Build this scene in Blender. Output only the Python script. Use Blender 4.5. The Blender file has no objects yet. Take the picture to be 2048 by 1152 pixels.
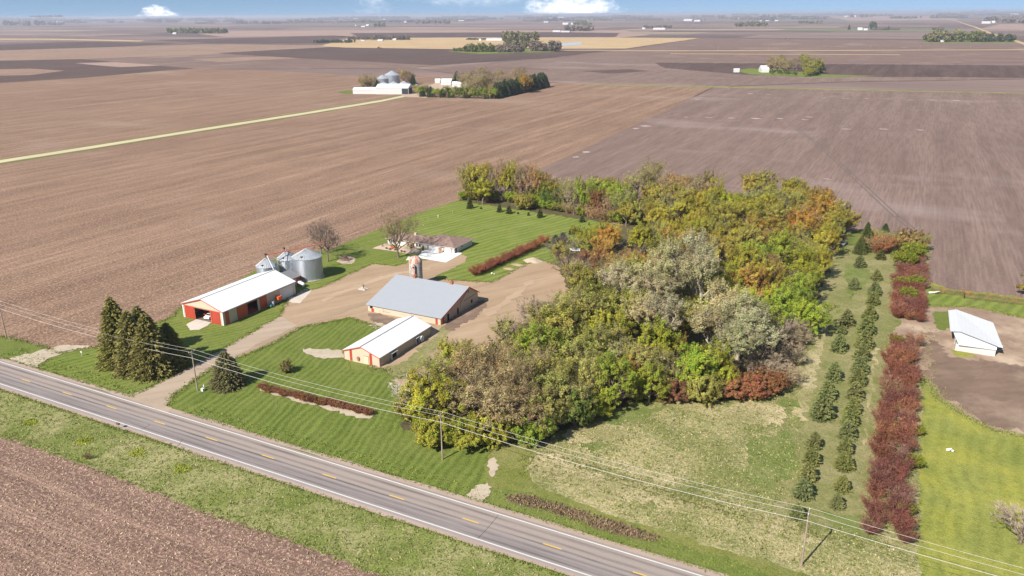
import bpy, bmesh, math, random
import numpy as np
from mathutils import Vector, Matrix
R = math.radians
random.seed(11); rng = np.random.default_rng(11)
SC = bpy.context.scene
COL = SC.collection

# ------------------------------------------------------------------ camera
CAMP = Vector((124.9536, -96.7119, 81.4297))
FWD = Vector((-0.43176189, 0.83927751, -0.33044656))
RGT = Vector((0.89028531, 0.45535348, -0.00672827))
UPV = Vector((-0.1448231, 0.29709673, 0.94380072))
FPX = 1562.6                       # focal length in pixels of the 2048 wide survey picture
cam = bpy.data.objects.new('camera', bpy.data.cameras.new('camera')); COL.objects.link(cam)
cam.data.sensor_width = 36.0; cam.data.lens = FPX / 2048 * 36
cam.data.clip_start = 1.0; cam.data.clip_end = 250000
M = Matrix((RGT, UPV, -FWD)).transposed().to_4x4(); M.translation = CAMP
cam.matrix_world = M
SC.camera = cam

# ------------------------------------------------------------------ world, sun, exposure
SUN_EL, SUN_AZ = R(40), R(196)
W = bpy.data.worlds.new('World'); SC.world = W; W.use_nodes = True
def build_world():
    nt = W.node_tree; nt.nodes.clear(); N = nt.nodes.new; L = nt.links.new
    out = N('ShaderNodeOutputWorld'); bg = N('ShaderNodeBackground'); bg.inputs['Strength'].default_value = 0.10
    L(bg.outputs[0], out.inputs['Surface'])
    tc = N('ShaderNodeTexCoord'); sep = N('ShaderNodeSeparateXYZ'); L(tc.outputs['Generated'], sep.inputs[0])
    def m(op, a, b=None, c=None):
        n = N('ShaderNodeMath'); n.operation = op
        for i, v in enumerate((a, b, c)):
            if v is None: continue
            if isinstance(v, (int, float)): n.inputs[i].default_value = v
            else: L(v, n.inputs[i])
        return n.outputs[0]
    z2 = m('MULTIPLY_ADD', m('MAXIMUM', sep.outputs[2], 0.0), 3.0, 0.30)
    cb = N('ShaderNodeCombineXYZ'); L(sep.outputs[0], cb.inputs[0]); L(sep.outputs[1], cb.inputs[1]); L(z2, cb.inputs[2])
    vn = N('ShaderNodeVectorMath'); vn.operation = 'NORMALIZE'; L(cb.outputs[0], vn.inputs[0])
    sky = N('ShaderNodeTexSky'); sky.sky_type = 'NISHITA'; sky.sun_disc = False
    sky.sun_elevation = SUN_EL; sky.sun_rotation = SUN_AZ; sky.altitude = 300; sky.air_density = 1.0
    sky.dust_density = 0.3; sky.ozone_density = 1.0
    L(vn.outputs[0], sky.inputs['Vector'])
    tint = N('ShaderNodeMix'); tint.data_type = 'RGBA'; tint.blend_type = 'MULTIPLY'; tint.inputs[0].default_value = 1
    L(sky.outputs[0], tint.inputs[6]); tint.inputs[7].default_value = (1.18, 1.14, 1.03, 1)
    az = m('ARCTAN2', sep.outputs[0], sep.outputs[1]); el = m('ARCSINE', sep.outputs[2])
    def mask(a0, wa, e0, we):
        da = m('DIVIDE', m('SUBTRACT', az, R(a0)), R(wa)); de = m('DIVIDE', m('SUBTRACT', el, R(e0)), R(we))
        return m('SUBTRACT', 1.0, m('ADD', m('MULTIPLY', da, da), m('MULTIPLY', de, de)))
    nz = N('ShaderNodeTexNoise'); nz.inputs['Scale'].default_value = 46; nz.inputs['Detail'].default_value = 7
    nz.inputs['Roughness'].default_value = 0.70
    mp = N('ShaderNodeMapping'); mp.inputs['Scale'].default_value = (1, 1, 1.9); L(tc.outputs['Generated'], mp.inputs[0]); L(mp.outputs[0], nz.inputs['Vector'])
    def cloud(a0, wa, e0, we, amp, lo, hi, k):
        hi = hi * 1.5; d = m('ADD', mask(a0, wa, e0, we), m('MULTIPLY', m('SUBTRACT', nz.outputs[0], 0.5), amp))
        r = N('ShaderNodeMapRange'); r.interpolation_type = 'SMOOTHSTEP'; r.inputs[1].default_value = lo; r.inputs[2].default_value = hi
        r.inputs[4].default_value = k; L(d, r.inputs[0]); return r.outputs[0]
    c1 = cloud(-50.3, 1.7, -0.1, 0.75, 3.6, 0.0, 0.8, 0.97)
    c2 = cloud(-22.9, 3.7, 0.1, 1.9, 2.6, 0.0, 0.9, 1.0)
    c3 = cloud(-36.6, 1.7, 1.0, 1.6, 4.2, 0.1, 1.9, 0.55)
    c4 = cloud(-30.0, 5.2, 1.3, 0.9, 4.2, -0.2, 2.2, 0.5)
    c5 = cloud(-18.0, 3.0, 1.6, 0.8, 4.2, 0.0, 2.0, 0.45)
    cc = m('MAXIMUM', m('MAXIMUM', c1, c2), m('MAXIMUM', c3, m('MAXIMUM', c4, c5)))
    nz2 = N('ShaderNodeTexNoise'); nz2.inputs['Scale'].default_value = 120; nz2.inputs['Detail'].default_value = 4; L(mp.outputs[0], nz2.inputs['Vector'])
    cr = N('ShaderNodeValToRGB'); L(nz2.outputs[0], cr.inputs[0])
    cr.color_ramp.elements[0].position = .3; cr.color_ramp.elements[0].color = (7.8, 8.2, 9.0, 1)
    cr.color_ramp.elements[1].position = .65; cr.color_ramp.elements[1].color = (10.5, 10.3, 10.0, 1)
    mix = N('ShaderNodeMix'); mix.data_type = 'RGBA'; L(cc, mix.inputs[0]); L(tint.outputs[2], mix.inputs[6]); L(cr.outputs[0], mix.inputs[7])
    L(mix.outputs[2], bg.inputs[0])
build_world()
sl = bpy.data.lights.new('sun', 'SUN'); sl.energy = 4.7; sl.angle = R(0.5); sl.color = (1.0, .95, .87)
sun = bpy.data.objects.new('sun', sl); COL.objects.link(sun)
toward = Vector((math.sin(SUN_AZ) * math.cos(SUN_EL), math.cos(SUN_AZ) * math.cos(SUN_EL), math.sin(SUN_EL)))
sun.rotation_euler = toward.to_track_quat('Z', 'Y').to_euler()
SC.view_settings.view_transform = 'Standard'; SC.view_settings.look = 'None'
SC.view_settings.exposure = 0.75; SC.view_settings.gamma = 1
SC.cycles.max_bounces = 5; SC.cycles.diffuse_bounces = 3; SC.cycles.transmission_bounces = 3
SC.cycles.transparent_max_bounces = 6; SC.cycles.volume_bounces = 0

# ------------------------------------------------------------------ helpers
def G(px, py, z=0.0):
    """survey picture point -> ground position (metres) at height z"""
    d = FWD * FPX + RGT * (px - 1024) - UPV * (py - 576)
    t = (CAMP.z - z) / -d.z
    return Vector((CAMP.x + d.x * t, CAMP.y + d.y * t, z))
def GP(pts, z=0.0): return [(G(*q).x, G(*q).y) for q in pts]

class MB:
    def __init__(s): s.v = []; s.f = []; s.mi = []
    def quad(s, a, b, c, d, m=0):
        n = len(s.v); s.v += [tuple(a), tuple(b), tuple(c), tuple(d)]; s.f.append((n, n+1, n+2, n+3)); s.mi.append(m)
    def tri(s, a, b, c, m=0):
        n = len(s.v); s.v += [tuple(a), tuple(b), tuple(c)]; s.f.append((n, n+1, n+2)); s.mi.append(m)
    def poly(s, pts, m=0):
        n = len(s.v); s.v += [tuple(q) for q in pts]; s.f.append(tuple(range(n, n+len(pts)))); s.mi.append(m)
    def box(s, x0, x1, y0, y1, z0, z1, m=0):
        n = len(s.v)
        s.v += [(x0,y0,z0),(x1,y0,z0),(x1,y1,z0),(x0,y1,z0),(x0,y0,z1),(x1,y0,z1),(x1,y1,z1),(x0,y1,z1)]
        for q in ((0,3,2,1),(4,5,6,7),(0,1,5,4),(1,2,6,5),(2,3,7,6),(3,0,4,7)):
            s.f.append(tuple(n+i for i in q)); s.mi.append(m)
    def prism(s, pts, axis, a0, a1, m=0):
        """pts: 2D polygon; extruded along axis 'x' or 'y' (pts = (other horizontal, z)) or 'z' (pts = x, y)"""
        def P(q, a):
            return (a, q[0], q[1]) if axis == 'x' else (q[0], a, q[1]) if axis == 'y' else (q[0], q[1], a)
        n = len(s.v); k = len(pts)
        s.v += [P(q, a0) for q in pts] + [P(q, a1) for q in pts]
        s.f.append(tuple(range(n, n+k))); s.f.append(tuple(range(n+2*k-1, n+k-1, -1))); s.mi += [m, m]
        for i in range(k):
            j = (i+1) % k; s.f.append((n+i, n+k+i, n+k+j, n+j)); s.mi.append(m)
    def tube(s, pts, rad, sides=6, m=0, cap=True):
        pts = [Vector(q) for q in pts]
        if isinstance(rad, (int, float)): rad = [rad] * len(pts)
        n = len(s.v); K = sides
        for i, q in enumerate(pts):
            t = (pts[min(i+1, len(pts)-1)] - pts[max(i-1, 0)])
            if t.length < 1e-9: t = Vector((0,0,1))
            t.normalize(); a = t.cross(Vector((.31,.17,1)) if abs(t.z) < .93 else Vector((1,.2,0))).normalized(); b = t.cross(a)
            for k in range(K):
                an = 2*math.pi*k/K; s.v.append(tuple(q + (a*math.cos(an) + b*math.sin(an)) * rad[i]))
        for i in range(len(pts)-1):
            for k in range(K):
                k2 = (k+1) % K
                s.f.append((n+i*K+k, n+i*K+k2, n+(i+1)*K+k2, n+(i+1)*K+k)); s.mi.append(m)
        if cap:
            s.f.append(tuple(n+k for k in range(K-1, -1, -1))); s.mi.append(m)
            e = n+(len(pts)-1)*K; s.f.append(tuple(e+k for k in range(K))); s.mi.append(m)
    def lathe(s, prof, cx, cy, n=32, m=0):
        b = len(s.v)
        for (r, z) in prof:
            for k in range(n):
                a = 2*math.pi*k/n; s.v.append((cx + r*math.cos(a), cy + r*math.sin(a), z))
        for i in range(len(prof)-1):
            for k in range(n):
                k2 = (k+1) % n; s.f.append((b+i*n+k, b+i*n+k2, b+(i+1)*n+k2, b+(i+1)*n+k)); s.mi.append(m)
    def mesh(s, name, mats, smooth=False):
        me = bpy.data.meshes.new(name); me.from_pydata(s.v, [], s.f)
        for m in (mats if isinstance(mats, (list, tuple)) else [mats]): me.materials.append(m)
        if any(s.mi): me.polygons.foreach_set('material_index', s.mi)
        if smooth: me.polygons.foreach_set('use_smooth', [True]*len(s.f))
        me.update(); return me
    def build(s, name, mats, parent=None, smooth=False, loc=None):
        o = bpy.data.objects.new(name, s.mesh(name, mats, smooth)); COL.objects.link(o)
        if parent is not None: o.parent = parent
        if loc is not None: o.location = loc
        return o

def tag(o, label=None, cat=None, group=None, kind=None):
    if label: o['label'] = label
    if cat: o['category'] = cat
    if group: o['group'] = group
    if kind: o['kind'] = kind
    return o
def thing(name, label, cat, loc=(0,0,0), rz=0, group=None):
    o = bpy.data.objects.new(name, None); COL.objects.link(o); o.empty_display_size = .5
    o.location = loc; o.rotation_euler = (0, 0, rz)
    return tag(o, label, cat, group)
KIDS = {}
def proto(kind, parts):
    """remember a kind of thing: list of (part name, mesh)"""
    KIDS[kind] = parts
def place(kind, name, label, cat, loc, rz=0, scale=(1,1,1), color=None, group=None, tcolor=(1,1,1,1)):
    t = thing(name, label, cat, loc, rz, group); t.scale = scale
    for pn, me in KIDS[kind]:
        c = bpy.data.objects.new(pn, me); COL.objects.link(c); c.parent = t
        c.color = color if (color is not None and pn in ('crown', 'twigs', 'foliage')) else tcolor
        if pn == 'twigs' and color is not None and kind[:4] in ('leaf', 'spar', 'tall', 'bush', 'hous'):
            c.color = tuple(color[j] * .35 + (.21, .16, .115)[j] * .65 for j in range(3)) + (1,)
    return t

# ------------------------------------------------------------------ materials
MATS = {}
def mat(name, color=(.5,.5,.5), rough=.8, metal=0.0, noise=None, bump=0.0, spec=0.3, emit=None):
    """noise: list of (scale, (sx,sy,sz), colour2, amount, detail)"""
    if name in MATS: return MATS[name]
    m = bpy.data.materials.new(name); m.use_nodes = True; nt = m.node_tree; N = nt.nodes.new; L = nt.links.new
    b = nt.nodes['Principled BSDF']; b.inputs['Roughness'].default_value = rough; b.inputs['Metallic'].default_value = metal
    b.inputs['Specular IOR Level'].default_value = spec
    b.inputs['Base Color'].default_value = (*color, 1)
    if noise:
        geo = N('ShaderNodeNewGeometry'); cur = None
        for (sc, st, c2, lo, hi, det) in noise:
            mp = N('ShaderNodeMapping'); mp.inputs['Scale'].default_value = st; L(geo.outputs['Position'], mp.inputs[0])
            nz = N('ShaderNodeTexNoise'); nz.inputs['Scale'].default_value = sc; nz.inputs['Detail'].default_value = det; nz.inputs['Roughness'].default_value = .6
            L(mp.outputs[0], nz.inputs['Vector'])
            mr = N('ShaderNodeMapRange'); mr.inputs[1].default_value = lo; mr.inputs[2].default_value = hi; L(nz.outputs[0], mr.inputs[0])
            mx = N('ShaderNodeMix'); mx.data_type = 'RGBA'; L(mr.outputs[0], mx.inputs[0])
            if cur is None: mx.inputs[6].default_value = (*color, 1)
            else: L(cur, mx.inputs[6])
            mx.inputs[7].default_value = (*c2, 1); cur = mx.outputs[2]
        L(cur, b.inputs['Base Color'])
        if bump:
            bp = N('ShaderNodeBump'); bp.inputs['Strength'].default_value = bump; bp.inputs['Distance'].default_value = .15
            L(nz.outputs[0], bp.inputs['Height']); L(bp.outputs[0], b.inputs['Normal'])
    MATS[name] = m; return m

class NT:
    """little node helper"""
    def __init__(s, name, rough=.9, spec=.15):
        s.mt = bpy.data.materials.new(name); s.mt.use_nodes = True; s.nt = s.mt.node_tree
        s.b = s.nt.nodes['Principled BSDF']; s.b.inputs['Roughness'].default_value = rough; s.b.inputs['Specular IOR Level'].default_value = spec
        s.pos = s.N('ShaderNodeNewGeometry').outputs['Position']
    def N(s, t): return s.nt.nodes.new(t)
    def L(s, a, b): s.nt.links.new(a, b)
    def m(s, op, *a):
        n = s.N('ShaderNodeMath'); n.operation = op
        for i, v in enumerate(a):
            if isinstance(v, (int, float)): n.inputs[i].default_value = v
            else: s.L(v, n.inputs[i])
        return n.outputs[0]
    def vec(s, st=(1,1,1), rot=0.0, off=(0,0,0)):
        mp = s.N('ShaderNodeMapping'); mp.vector_type = 'POINT'
        r = s.N('ShaderNodeVectorRotate'); r.rotation_type = 'Z_AXIS'; r.inputs['Angle'].default_value = rot; s.L(s.pos, r.inputs['Vector'])
        s.L(r.outputs[0], mp.inputs[0]); mp.inputs['Scale'].default_value = st; mp.inputs['Location'].default_value = off
        return mp.outputs[0]
    def noise(s, scale, st=(1,1,1), rot=0.0, det=4, rough=.6, off=(0,0,0), dist=0.0):
        n = s.N('ShaderNodeTexNoise'); n.inputs['Scale'].default_value = scale; n.inputs['Detail'].default_value = det
        n.inputs['Roughness'].default_value = rough; n.inputs['Distortion'].default_value = dist
        s.L(s.vec(st, rot, off), n.inputs['Vector']); return n.outputs[0]
    def ramp(s, x, lo, hi, a=0.0, b=1.0):
        r = s.N('ShaderNodeMapRange'); r.inputs[1].default_value = lo; r.inputs[2].default_value = hi
        r.inputs[3].default_value = a; r.inputs[4].default_value = b; s.L(x, r.inputs[0]); return r.outputs[0]
    def mix(s, f, a, b, mode='MIX'):
        x = s.N('ShaderNodeMix'); x.data_type = 'RGBA'; x.blend_type = mode
        for i, v in ((0, f), (6, a), (7, b)):
            if isinstance(v, (int, float)): x.inputs[i].default_value = v
            elif isinstance(v, tuple): x.inputs[i].default_value = (*v[:3], 1)
            else: s.L(v, x.inputs[i])
        return x.outputs[2]
    def done(s, col, height=None, bump=.5, dist=.2):
        if isinstance(col, tuple): s.b.inputs['Base Color'].default_value = (*col, 1)
        else: s.L(col, s.b.inputs['Base Color'])
        if height is not None:
            bp = s.N('ShaderNodeBump'); bp.inputs['Strength'].default_value = bump; bp.inputs['Distance'].default_value = dist
            s.L(height, bp.inputs['Height']); s.L(bp.outputs[0], s.b.inputs['Normal'])
        return s.mt

FW = (1.18, 1.10, 1.02)
def field_mat(name, dark, mid, light, rot=0.0, residue=.5, big=1.0, row=.76, pale=None, furrow=None):
    """bare or stubble ground; rows run along the local Y after rotation"""
    t = NT(name, .95, .05)
    dark, mid, light = [tuple(v * k for v, k in zip(c_, FW)) for c_ in (dark, mid, light)]
    blot = t.noise(.006, (1, .55, 1), rot, 5, .55)
    blot2 = t.noise(.022, (1, .5, 1), rot, 4, .6, off=(31, 7, 0))
    streak = t.noise(.11, (1, .05, 1), rot, 3, .55)
    fine = t.noise(.75, (1, .05, 1), rot, 3, .6)
    speck = t.noise(2.1, (1, .55, 1), rot, 3, .75)
    sp2 = t.noise(5.0, (1, .8, 1), rot, 2, .7)
    c = t.mix(t.ramp(blot, .32, .68), dark, mid)
    c = t.mix(t.m('MULTIPLY', t.ramp(blot2, .42, .62), .65 * big), c, dark)
    c = t.mix(t.m('MULTIPLY', t.ramp(streak, .40, .64), .50), c, light)
    c = t.mix(t.m('MULTIPLY', t.ramp(fine, .42, .60), .50), c, tuple(x * .62 for x in dark))
    if furrow:
        sx = t.N('ShaderNodeSeparateXYZ'); t.L(t.vec((1, 1, 1), rot), sx.inputs[0])
        for per, amt in furrow:
            ph = t.m('MULTIPLY', t.m('ADD', sx.outputs[0], t.m('MULTIPLY', t.noise(.05, (1, .3, 1), rot, 2), per * .6)), 2 * math.pi / per)
            f_ = t.m('MULTIPLY', t.m('MULTIPLY', t.ramp(t.m('SINE', ph), .1, .9), amt), t.ramp(t.noise(.12, (1, .1, 1), rot, 3), .35, .6, .2, 1))
            c = t.mix(f_, c, tuple(x * .50 for x in dark))
    r1 = t.m('MULTIPLY', t.ramp(speck, .50, .60), residue)
    c = t.mix(r1, c, tuple(min(1, x * 1.35) for x in light))
    c = t.mix(t.m('MULTIPLY', t.ramp(sp2, .50, .62), .60), c, tuple(x * .60 for x in dark))
    if pale:
        c = t.mix(t.m('MULTIPLY', t.ramp(t.noise(.011, (.5, 1, 1), rot, 4, .6, off=(80, 3, 0)), .55, .75), .6), c, pale)
    return t.done(c, speck, .35, .12)

def grass_mat(name, dark, mid, light, dry=None, dryamt=.5, stripe=None, dryscale=.12, speckle=.35):
    t = NT(name, .9, .1)
    n1 = t.noise(.10, det=4); n2 = t.noise(.7, det=4, rough=.7); n3 = t.noise(3.2, det=3, rough=.75)
    c = t.mix(t.ramp(n1, .35, .65), mid, light)
    c = t.mix(t.m('MULTIPLY', t.ramp(n2, .42, .66), .6), c, dark)
    if stripe:
        per, rot, amt = stripe
        wob = t.m('MULTIPLY', t.m('SUBTRACT', t.noise(.03, det=3), .5), 9.0)
        sx = t.N('ShaderNodeSeparateXYZ'); t.L(t.vec((1, 1, 1), rot), sx.inputs[0])
        ph = t.m('MULTIPLY', t.m('ADD', sx.outputs[0], wob), 2 * math.pi / per)
        s = t.ramp(t.m('SINE', ph), -.7, .7)
        s = t.m('MULTIPLY', s, t.ramp(t.noise(.35, (1, .15, 1), rot, 3), .3, .6, .45, 1))
        c = t.mix(t.m('MULTIPLY', s, amt), c, tuple(x * 1.75 for x in light))
        s2 = t.ramp(t.m('SINE', t.m('MULTIPLY', ph, .37)), .3, 1.0)
        c = t.mix(t.m('MULTIPLY', s2, amt * .5), c, tuple(x * .8 for x in dark))
    if dry:
        d = t.noise(dryscale, det=5, rough=.7, off=(9, 5, 2)); d2 = t.noise(1.6, det=4, rough=.8, off=(3, 1, 0))
        f = t.ramp(t.m('ADD', t.m('MULTIPLY', d, .55), t.m('MULTIPLY', d2, .45)), .46, .60)
        c = t.mix(t.m('MULTIPLY', f, dryamt), c, dry)
    c = t.mix(t.m('MULTIPLY', t.ramp(n3, .48, .62), speckle), c, tuple(x * .45 for x in dark))
    c = t.mix(t.m('MULTIPLY', t.ramp(t.noise(4.3, det=2, rough=.7, off=(5, 5, 5)), .54, .64), speckle * .8), c, tuple(min(1, x * 1.9) for x in light))
    return t.done(c, n3, .6, .25)

def dirt_mat(name, a, b, c2, rot=0.0, st=(1, .25, 1), grit=.35, patch=None):
    t = NT(name, .95, .08)
    c = t.mix(t.ramp(t.noise(.09, st, rot, 5, .6), .35, .65), a, b)
    c = t.mix(t.m('MULTIPLY', t.ramp(t.noise(.45, st, rot, 4, .65, off=(4, 4, 0)), .45, .7), .5), c, c2)
    g = t.noise(3.5, det=4, rough=.8)
    c = t.mix(t.m('MULTIPLY', t.ramp(g, .52, .72), grit), c, tuple(x * .55 for x in a))
    if patch: c = t.mix(t.m('MULTIPLY', t.ramp(t.noise(.06, det=5, rough=.65, off=(2, 8, 1)), .52, .66), .6), c, patch)
    return t.done(c, g, .4, .12)

# ------------------------------------------------------------------ ground sheets
def ragged(pts, step=1.5, amp=.35):
    out = []
    n = len(pts)
    for i in range(n):
        a = Vector(pts[i]); b = Vector(pts[(i+1) % n]); d = b - a; L = d.length
        k = max(1, min(400, int(L / step))); nn = Vector((-d.y, d.x)) / max(L, 1e-6)
        for j in range(k):
            q_ = a + d * (j / k); w_ = math.sin(q_.x * .9 + q_.y * .5) * .5 + math.sin(q_.x * .31 - q_.y * .43 + 2) * .7 + math.sin(q_.y * 1.9 + q_.x * 1.3) * .3
            o = 0 if j == 0 else random.gauss(0, amp * .8) + w_ * amp * .9 * (step < 3)
            out.append(tuple(q_ + nn * o))
    return out
def sheet(name, pts, m, z, step=1.5, amp=.35, world=False, z_is=None):
    z -= .45; p = pts if world else GP(pts)
    if amp > 0: p = ragged(p, step, amp)
    bm = bmesh.new(); vs = [bm.verts.new((x, y, z)) for x, y in p]
    es = [bm.edges.new((vs[i], vs[(i+1) % len(vs)])) for i in range(len(vs))]
    bmesh.ops.triangle_fill(bm, use_beauty=True, edges=es, normal=(0, 0, 1))
    for f in bm.faces:
        if f.normal.z < 0: f.normal_flip()
    me = bpy.data.meshes.new(name); bm.to_mesh(me); bm.free(); me.materials.append(m)
    o = bpy.data.objects.new(name, me); COL.objects.link(o); o['kind'] = 'structure'; return o
# ------------------------------------------------------------------ ground materials
def far_mat():
    t = NT('farmland', .95, .05)
    sx = t.N('ShaderNodeSeparateXYZ'); t.L(t.pos, sx.inputs[0])
    wn = t.N('ShaderNodeTexWhiteNoise'); wn.noise_dimensions = '2D'
    row = t.m('FLOOR', t.m('DIVIDE', sx.outputs[1], 402.0))
    sh = t.m('MULTIPLY', t.m('FRACT', t.m('MULTIPLY', row, .37)), 800.0)
    cb = t.N('ShaderNodeCombineXYZ'); t.L(t.m('FLOOR', t.m('DIVIDE', t.m('ADD', sx.outputs[0], sh), 805.0)), cb.inputs[0]); t.L(row, cb.inputs[1])
    t.L(cb.outputs[0], wn.inputs['Vector'])
    cr = t.N('ShaderNodeValToRGB'); cr.color_ramp.interpolation = 'CONSTANT'; t.L(wn.outputs['Value'], cr.inputs[0])
    e = cr.color_ramp.elements
    cols = [(0, (.125, .088, .078)), (.2, (.19, .130, .112)), (.42, (.235, .165, .14)), (.62, (.165, .115, .10)), (.76, (.29, .21, .17)), (.88, (.21, .15, .13)), (.95, (.37, .28, .19)), (.98, (.15, .20, .07))]
    e[0].position = 0; e[0].color = (*cols[0][1], 1); e[1].position = cols[1][0]; e[1].color = (*cols[1][1], 1)
    for p_, c_ in cols[2:]: q = e.new(p_); q.color = (*c_, 1)
    c = cr.outputs[0]
    c = t.mix(t.m('MULTIPLY', t.ramp(t.noise(.004, (.35, 1, 1), 0, 4), .4, .64), .55), c, (.13, .092, .08))
    c = t.mix(t.m('MULTIPLY', t.ramp(t.noise(.012, (.25, 1, 1), 0, 4, off=(5, 5, 5)), .5, .7), .5), c, (.32, .235, .19))
    return t.done(c)
M_far = far_mat()
M_stub = field_mat('corn_stubble', (.155, .100, .078), (.25, .170, .132), (.36, .255, .18), residue=.62, pale=(.34, .25, .19), furrow=[(2.3, .30), (9.2, .30), (27.0, .30)])
M_stub2 = field_mat('corn_stubble_pale', (.19, .13, .105), (.26, .18, .145), (.36, .27, .20), residue=.5, pale=(.36, .26, .20))
M_soil = field_mat('tilled_soil', (.158, .116, .102), (.212, .156, .138), (.270, .202, .180), residue=.30, pale=(.36, .28, .25), furrow=[(1.5, .25), (24.0, .14)])
M_dark = field_mat('dark_soil', (.075, .053, .050), (.112, .080, .073), (.165, .122, .108), residue=.2)
M_mid = field_mat('brown_soil', (.135, .095, .084), (.20, .142, .124), (.28, .205, .175), R(90), residue=.25, pale=(.33, .25, .20))
M_tan = field_mat('dry_straw', (.36, .26, .15), (.47, .36, .21), (.58, .46, .28), R(90), residue=.3)
M_pink = field_mat('light_soil', (.27, .19, .16), (.34, .25, .21), (.42, .32, .27), R(90), residue=.2)
M_near = field_mat('bean_stubble', (.155, .098, .082), (.245, .165, .138), (.38, .275, .215), R(90), residue=.45, row=.5, big=.9, furrow=[(.76, .55), (4.6, .35)])
M_lawnF = grass_mat('lawn_front', (.060, .086, .015), (.098, .132, .023), (.140, .172, .034), stripe=(1.75, R(-12), .38), dry=(.25, .24, .08), dryamt=.3, speckle=.35)
M_lawnB = grass_mat('lawn_back', (.085, .120, .020), (.130, .170, .028), (.175, .205, .042), stripe=(3.0, R(20), .42), dry=(.28, .26, .10), dryamt=.3, speckle=.3)
M_lawnL = grass_mat('lawn_left', (.075, .104, .018), (.120, .158, .026), (.165, .195, .038), stripe=(1.9, R(24), .32), dry=(.27, .23, .11), dryamt=.25, speckle=.3)
M_ditch = grass_mat('ditch_grass', (.095, .118, .024), (.145, .175, .038), (.205, .225, .060), dry=(.43, .36, .20), dryamt=.75, dryscale=.11, speckle=.45)
M_verge = grass_mat('verge_grass', (.080, .110, .020), (.125, .160, .030), (.165, .195, .044), dry=(.28, .24, .10), dryamt=.25)
M_meadow = grass_mat('dry_meadow', (.095, .112, .030), (.150, .165, .048), (.225, .222, .075), dry=(.56, .445, .26), dryamt=1.0, dryscale=.035, speckle=.6)
M_aisle = grass_mat('tree_row_grass', (.105, .120, .035), (.175, .185, .058), (.24, .225, .085), dry=(.36, .29, .165), dryamt=.75, dryscale=.10)
M_bright = grass_mat('dandelion_grass', (.115, .140, .030), (.185, .205, .042), (.25, .255, .065), dry=(.42, .37, .055), dryamt=.50, stripe=(2.4, 0.0, .16), dryscale=.09, speckle=.25)
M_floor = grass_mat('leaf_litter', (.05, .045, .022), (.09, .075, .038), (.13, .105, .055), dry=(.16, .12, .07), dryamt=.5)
M_yard = dirt_mat('gravel_yard', (.34, .235, .148), (.42, .30, .20), (.25, .17, .105), R(28), (1, .12, 1), .35, patch=(.29, .205, .135))
M_drive = dirt_mat('driveway', (.36, .275, .205), (.43, .335, .25), (.29, .22, .16), R(40), (1, .15, 1), .2)
M_yardR = dirt_mat('muddy_yard', (.27, .185, .13), (.38, .275, .195), (.18, .125, .095), R(0), (1, 1, 1), .5, patch=(.55, .43, .31))
M_mud = dirt_mat('dark_yard', (.165, .110, .080), (.235, .16, .115), (.115, .078, .058), R(-40), (.35, 1, 1), .5, patch=(.34, .25, .185))
M_shoulder = dirt_mat('gravel_shoulder', (.36, .27, .215), (.42, .32, .26), (.29, .215, .17), 0, (.3, 1, 1), .35)
M_path = dirt_mat('pale_gravel', (.42, .34, .25), (.50, .42, .32), (.33, .26, .18), 0, (1, 1, 1), .45)
M_conc = dirt_mat('concrete', (.52, .45, .38), (.58, .51, .44), (.45, .38, .32), 0, (1, 1, 1), .12)
M_concw = dirt_mat('new_concrete', (.74, .72, .68), (.80, .78, .74), (.70, .68, .64), 0, (1, 1, 1), .05)
def road_mat():
    t = NT('asphalt', .85, .25)
    sx = t.N('ShaderNodeSeparateXYZ'); t.L(t.pos, sx.inputs[0]); y = sx.outputs[1]
    n = t.noise(.5, (.06, 1, 1), 0, 4); n2 = t.noise(1.4, (.05, 1, 1), 0, 4, .7); n3 = t.noise(6, det=3)
    yn = t.ramp(y, -1.2, .6)
    c = t.mix(yn, (.295, .252, .235), (.33, .268, .23))
    c = t.mix(t.m('MULTIPLY', t.ramp(t.noise(.03, (.5, 1, 1)), .35, .65), .4), c, (.30, .25, .225))
    def track(y0, w, k, col, c):
        d = t.m('DIVIDE', t.m('SUBTRACT', t.m('ADD', y, t.m('MULTIPLY', t.m('SUBTRACT', n, .5), .5)), y0), w)
        g = t.m('POWER', 2.718, t.m('MULTIPLY', t.m('MULTIPLY', d, d), -1.0))
        f = t.m('MULTIPLY', t.m('MULTIPLY', g, k), t.ramp(n2, .33, .62, .25, 1))
        return t.mix(f, c, col)
    for y0, w, k in ((2.75, .34, .85), (1.05, .34, .7), (-.28, .22, 1.0), (-1.5, .42, .75), (-3.0, .42, .85), (-2.3, .25, .5), (4.2, .2, .4)):
        c = track(y0, w, k, (.095, .08, .076), c)
    c = t.mix(t.m('MULTIPLY', t.ramp(n3, .5, .7), .3), c, (.14, .12, .115))
    return t.done(c, n3, .2, .03)
M_road = road_mat()
M_white = mat('road_white', (.60, .585, .56), .7, noise=[(1.5, (.3, 3, 1), (.45, .42, .38), .55, .8, 4)])
M_yel = mat('road_yellow', (.72, .44, .05), .7, noise=[(2.0, (.4, 3, 1), (.45, .30, .10), .55, .85, 4)])

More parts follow.
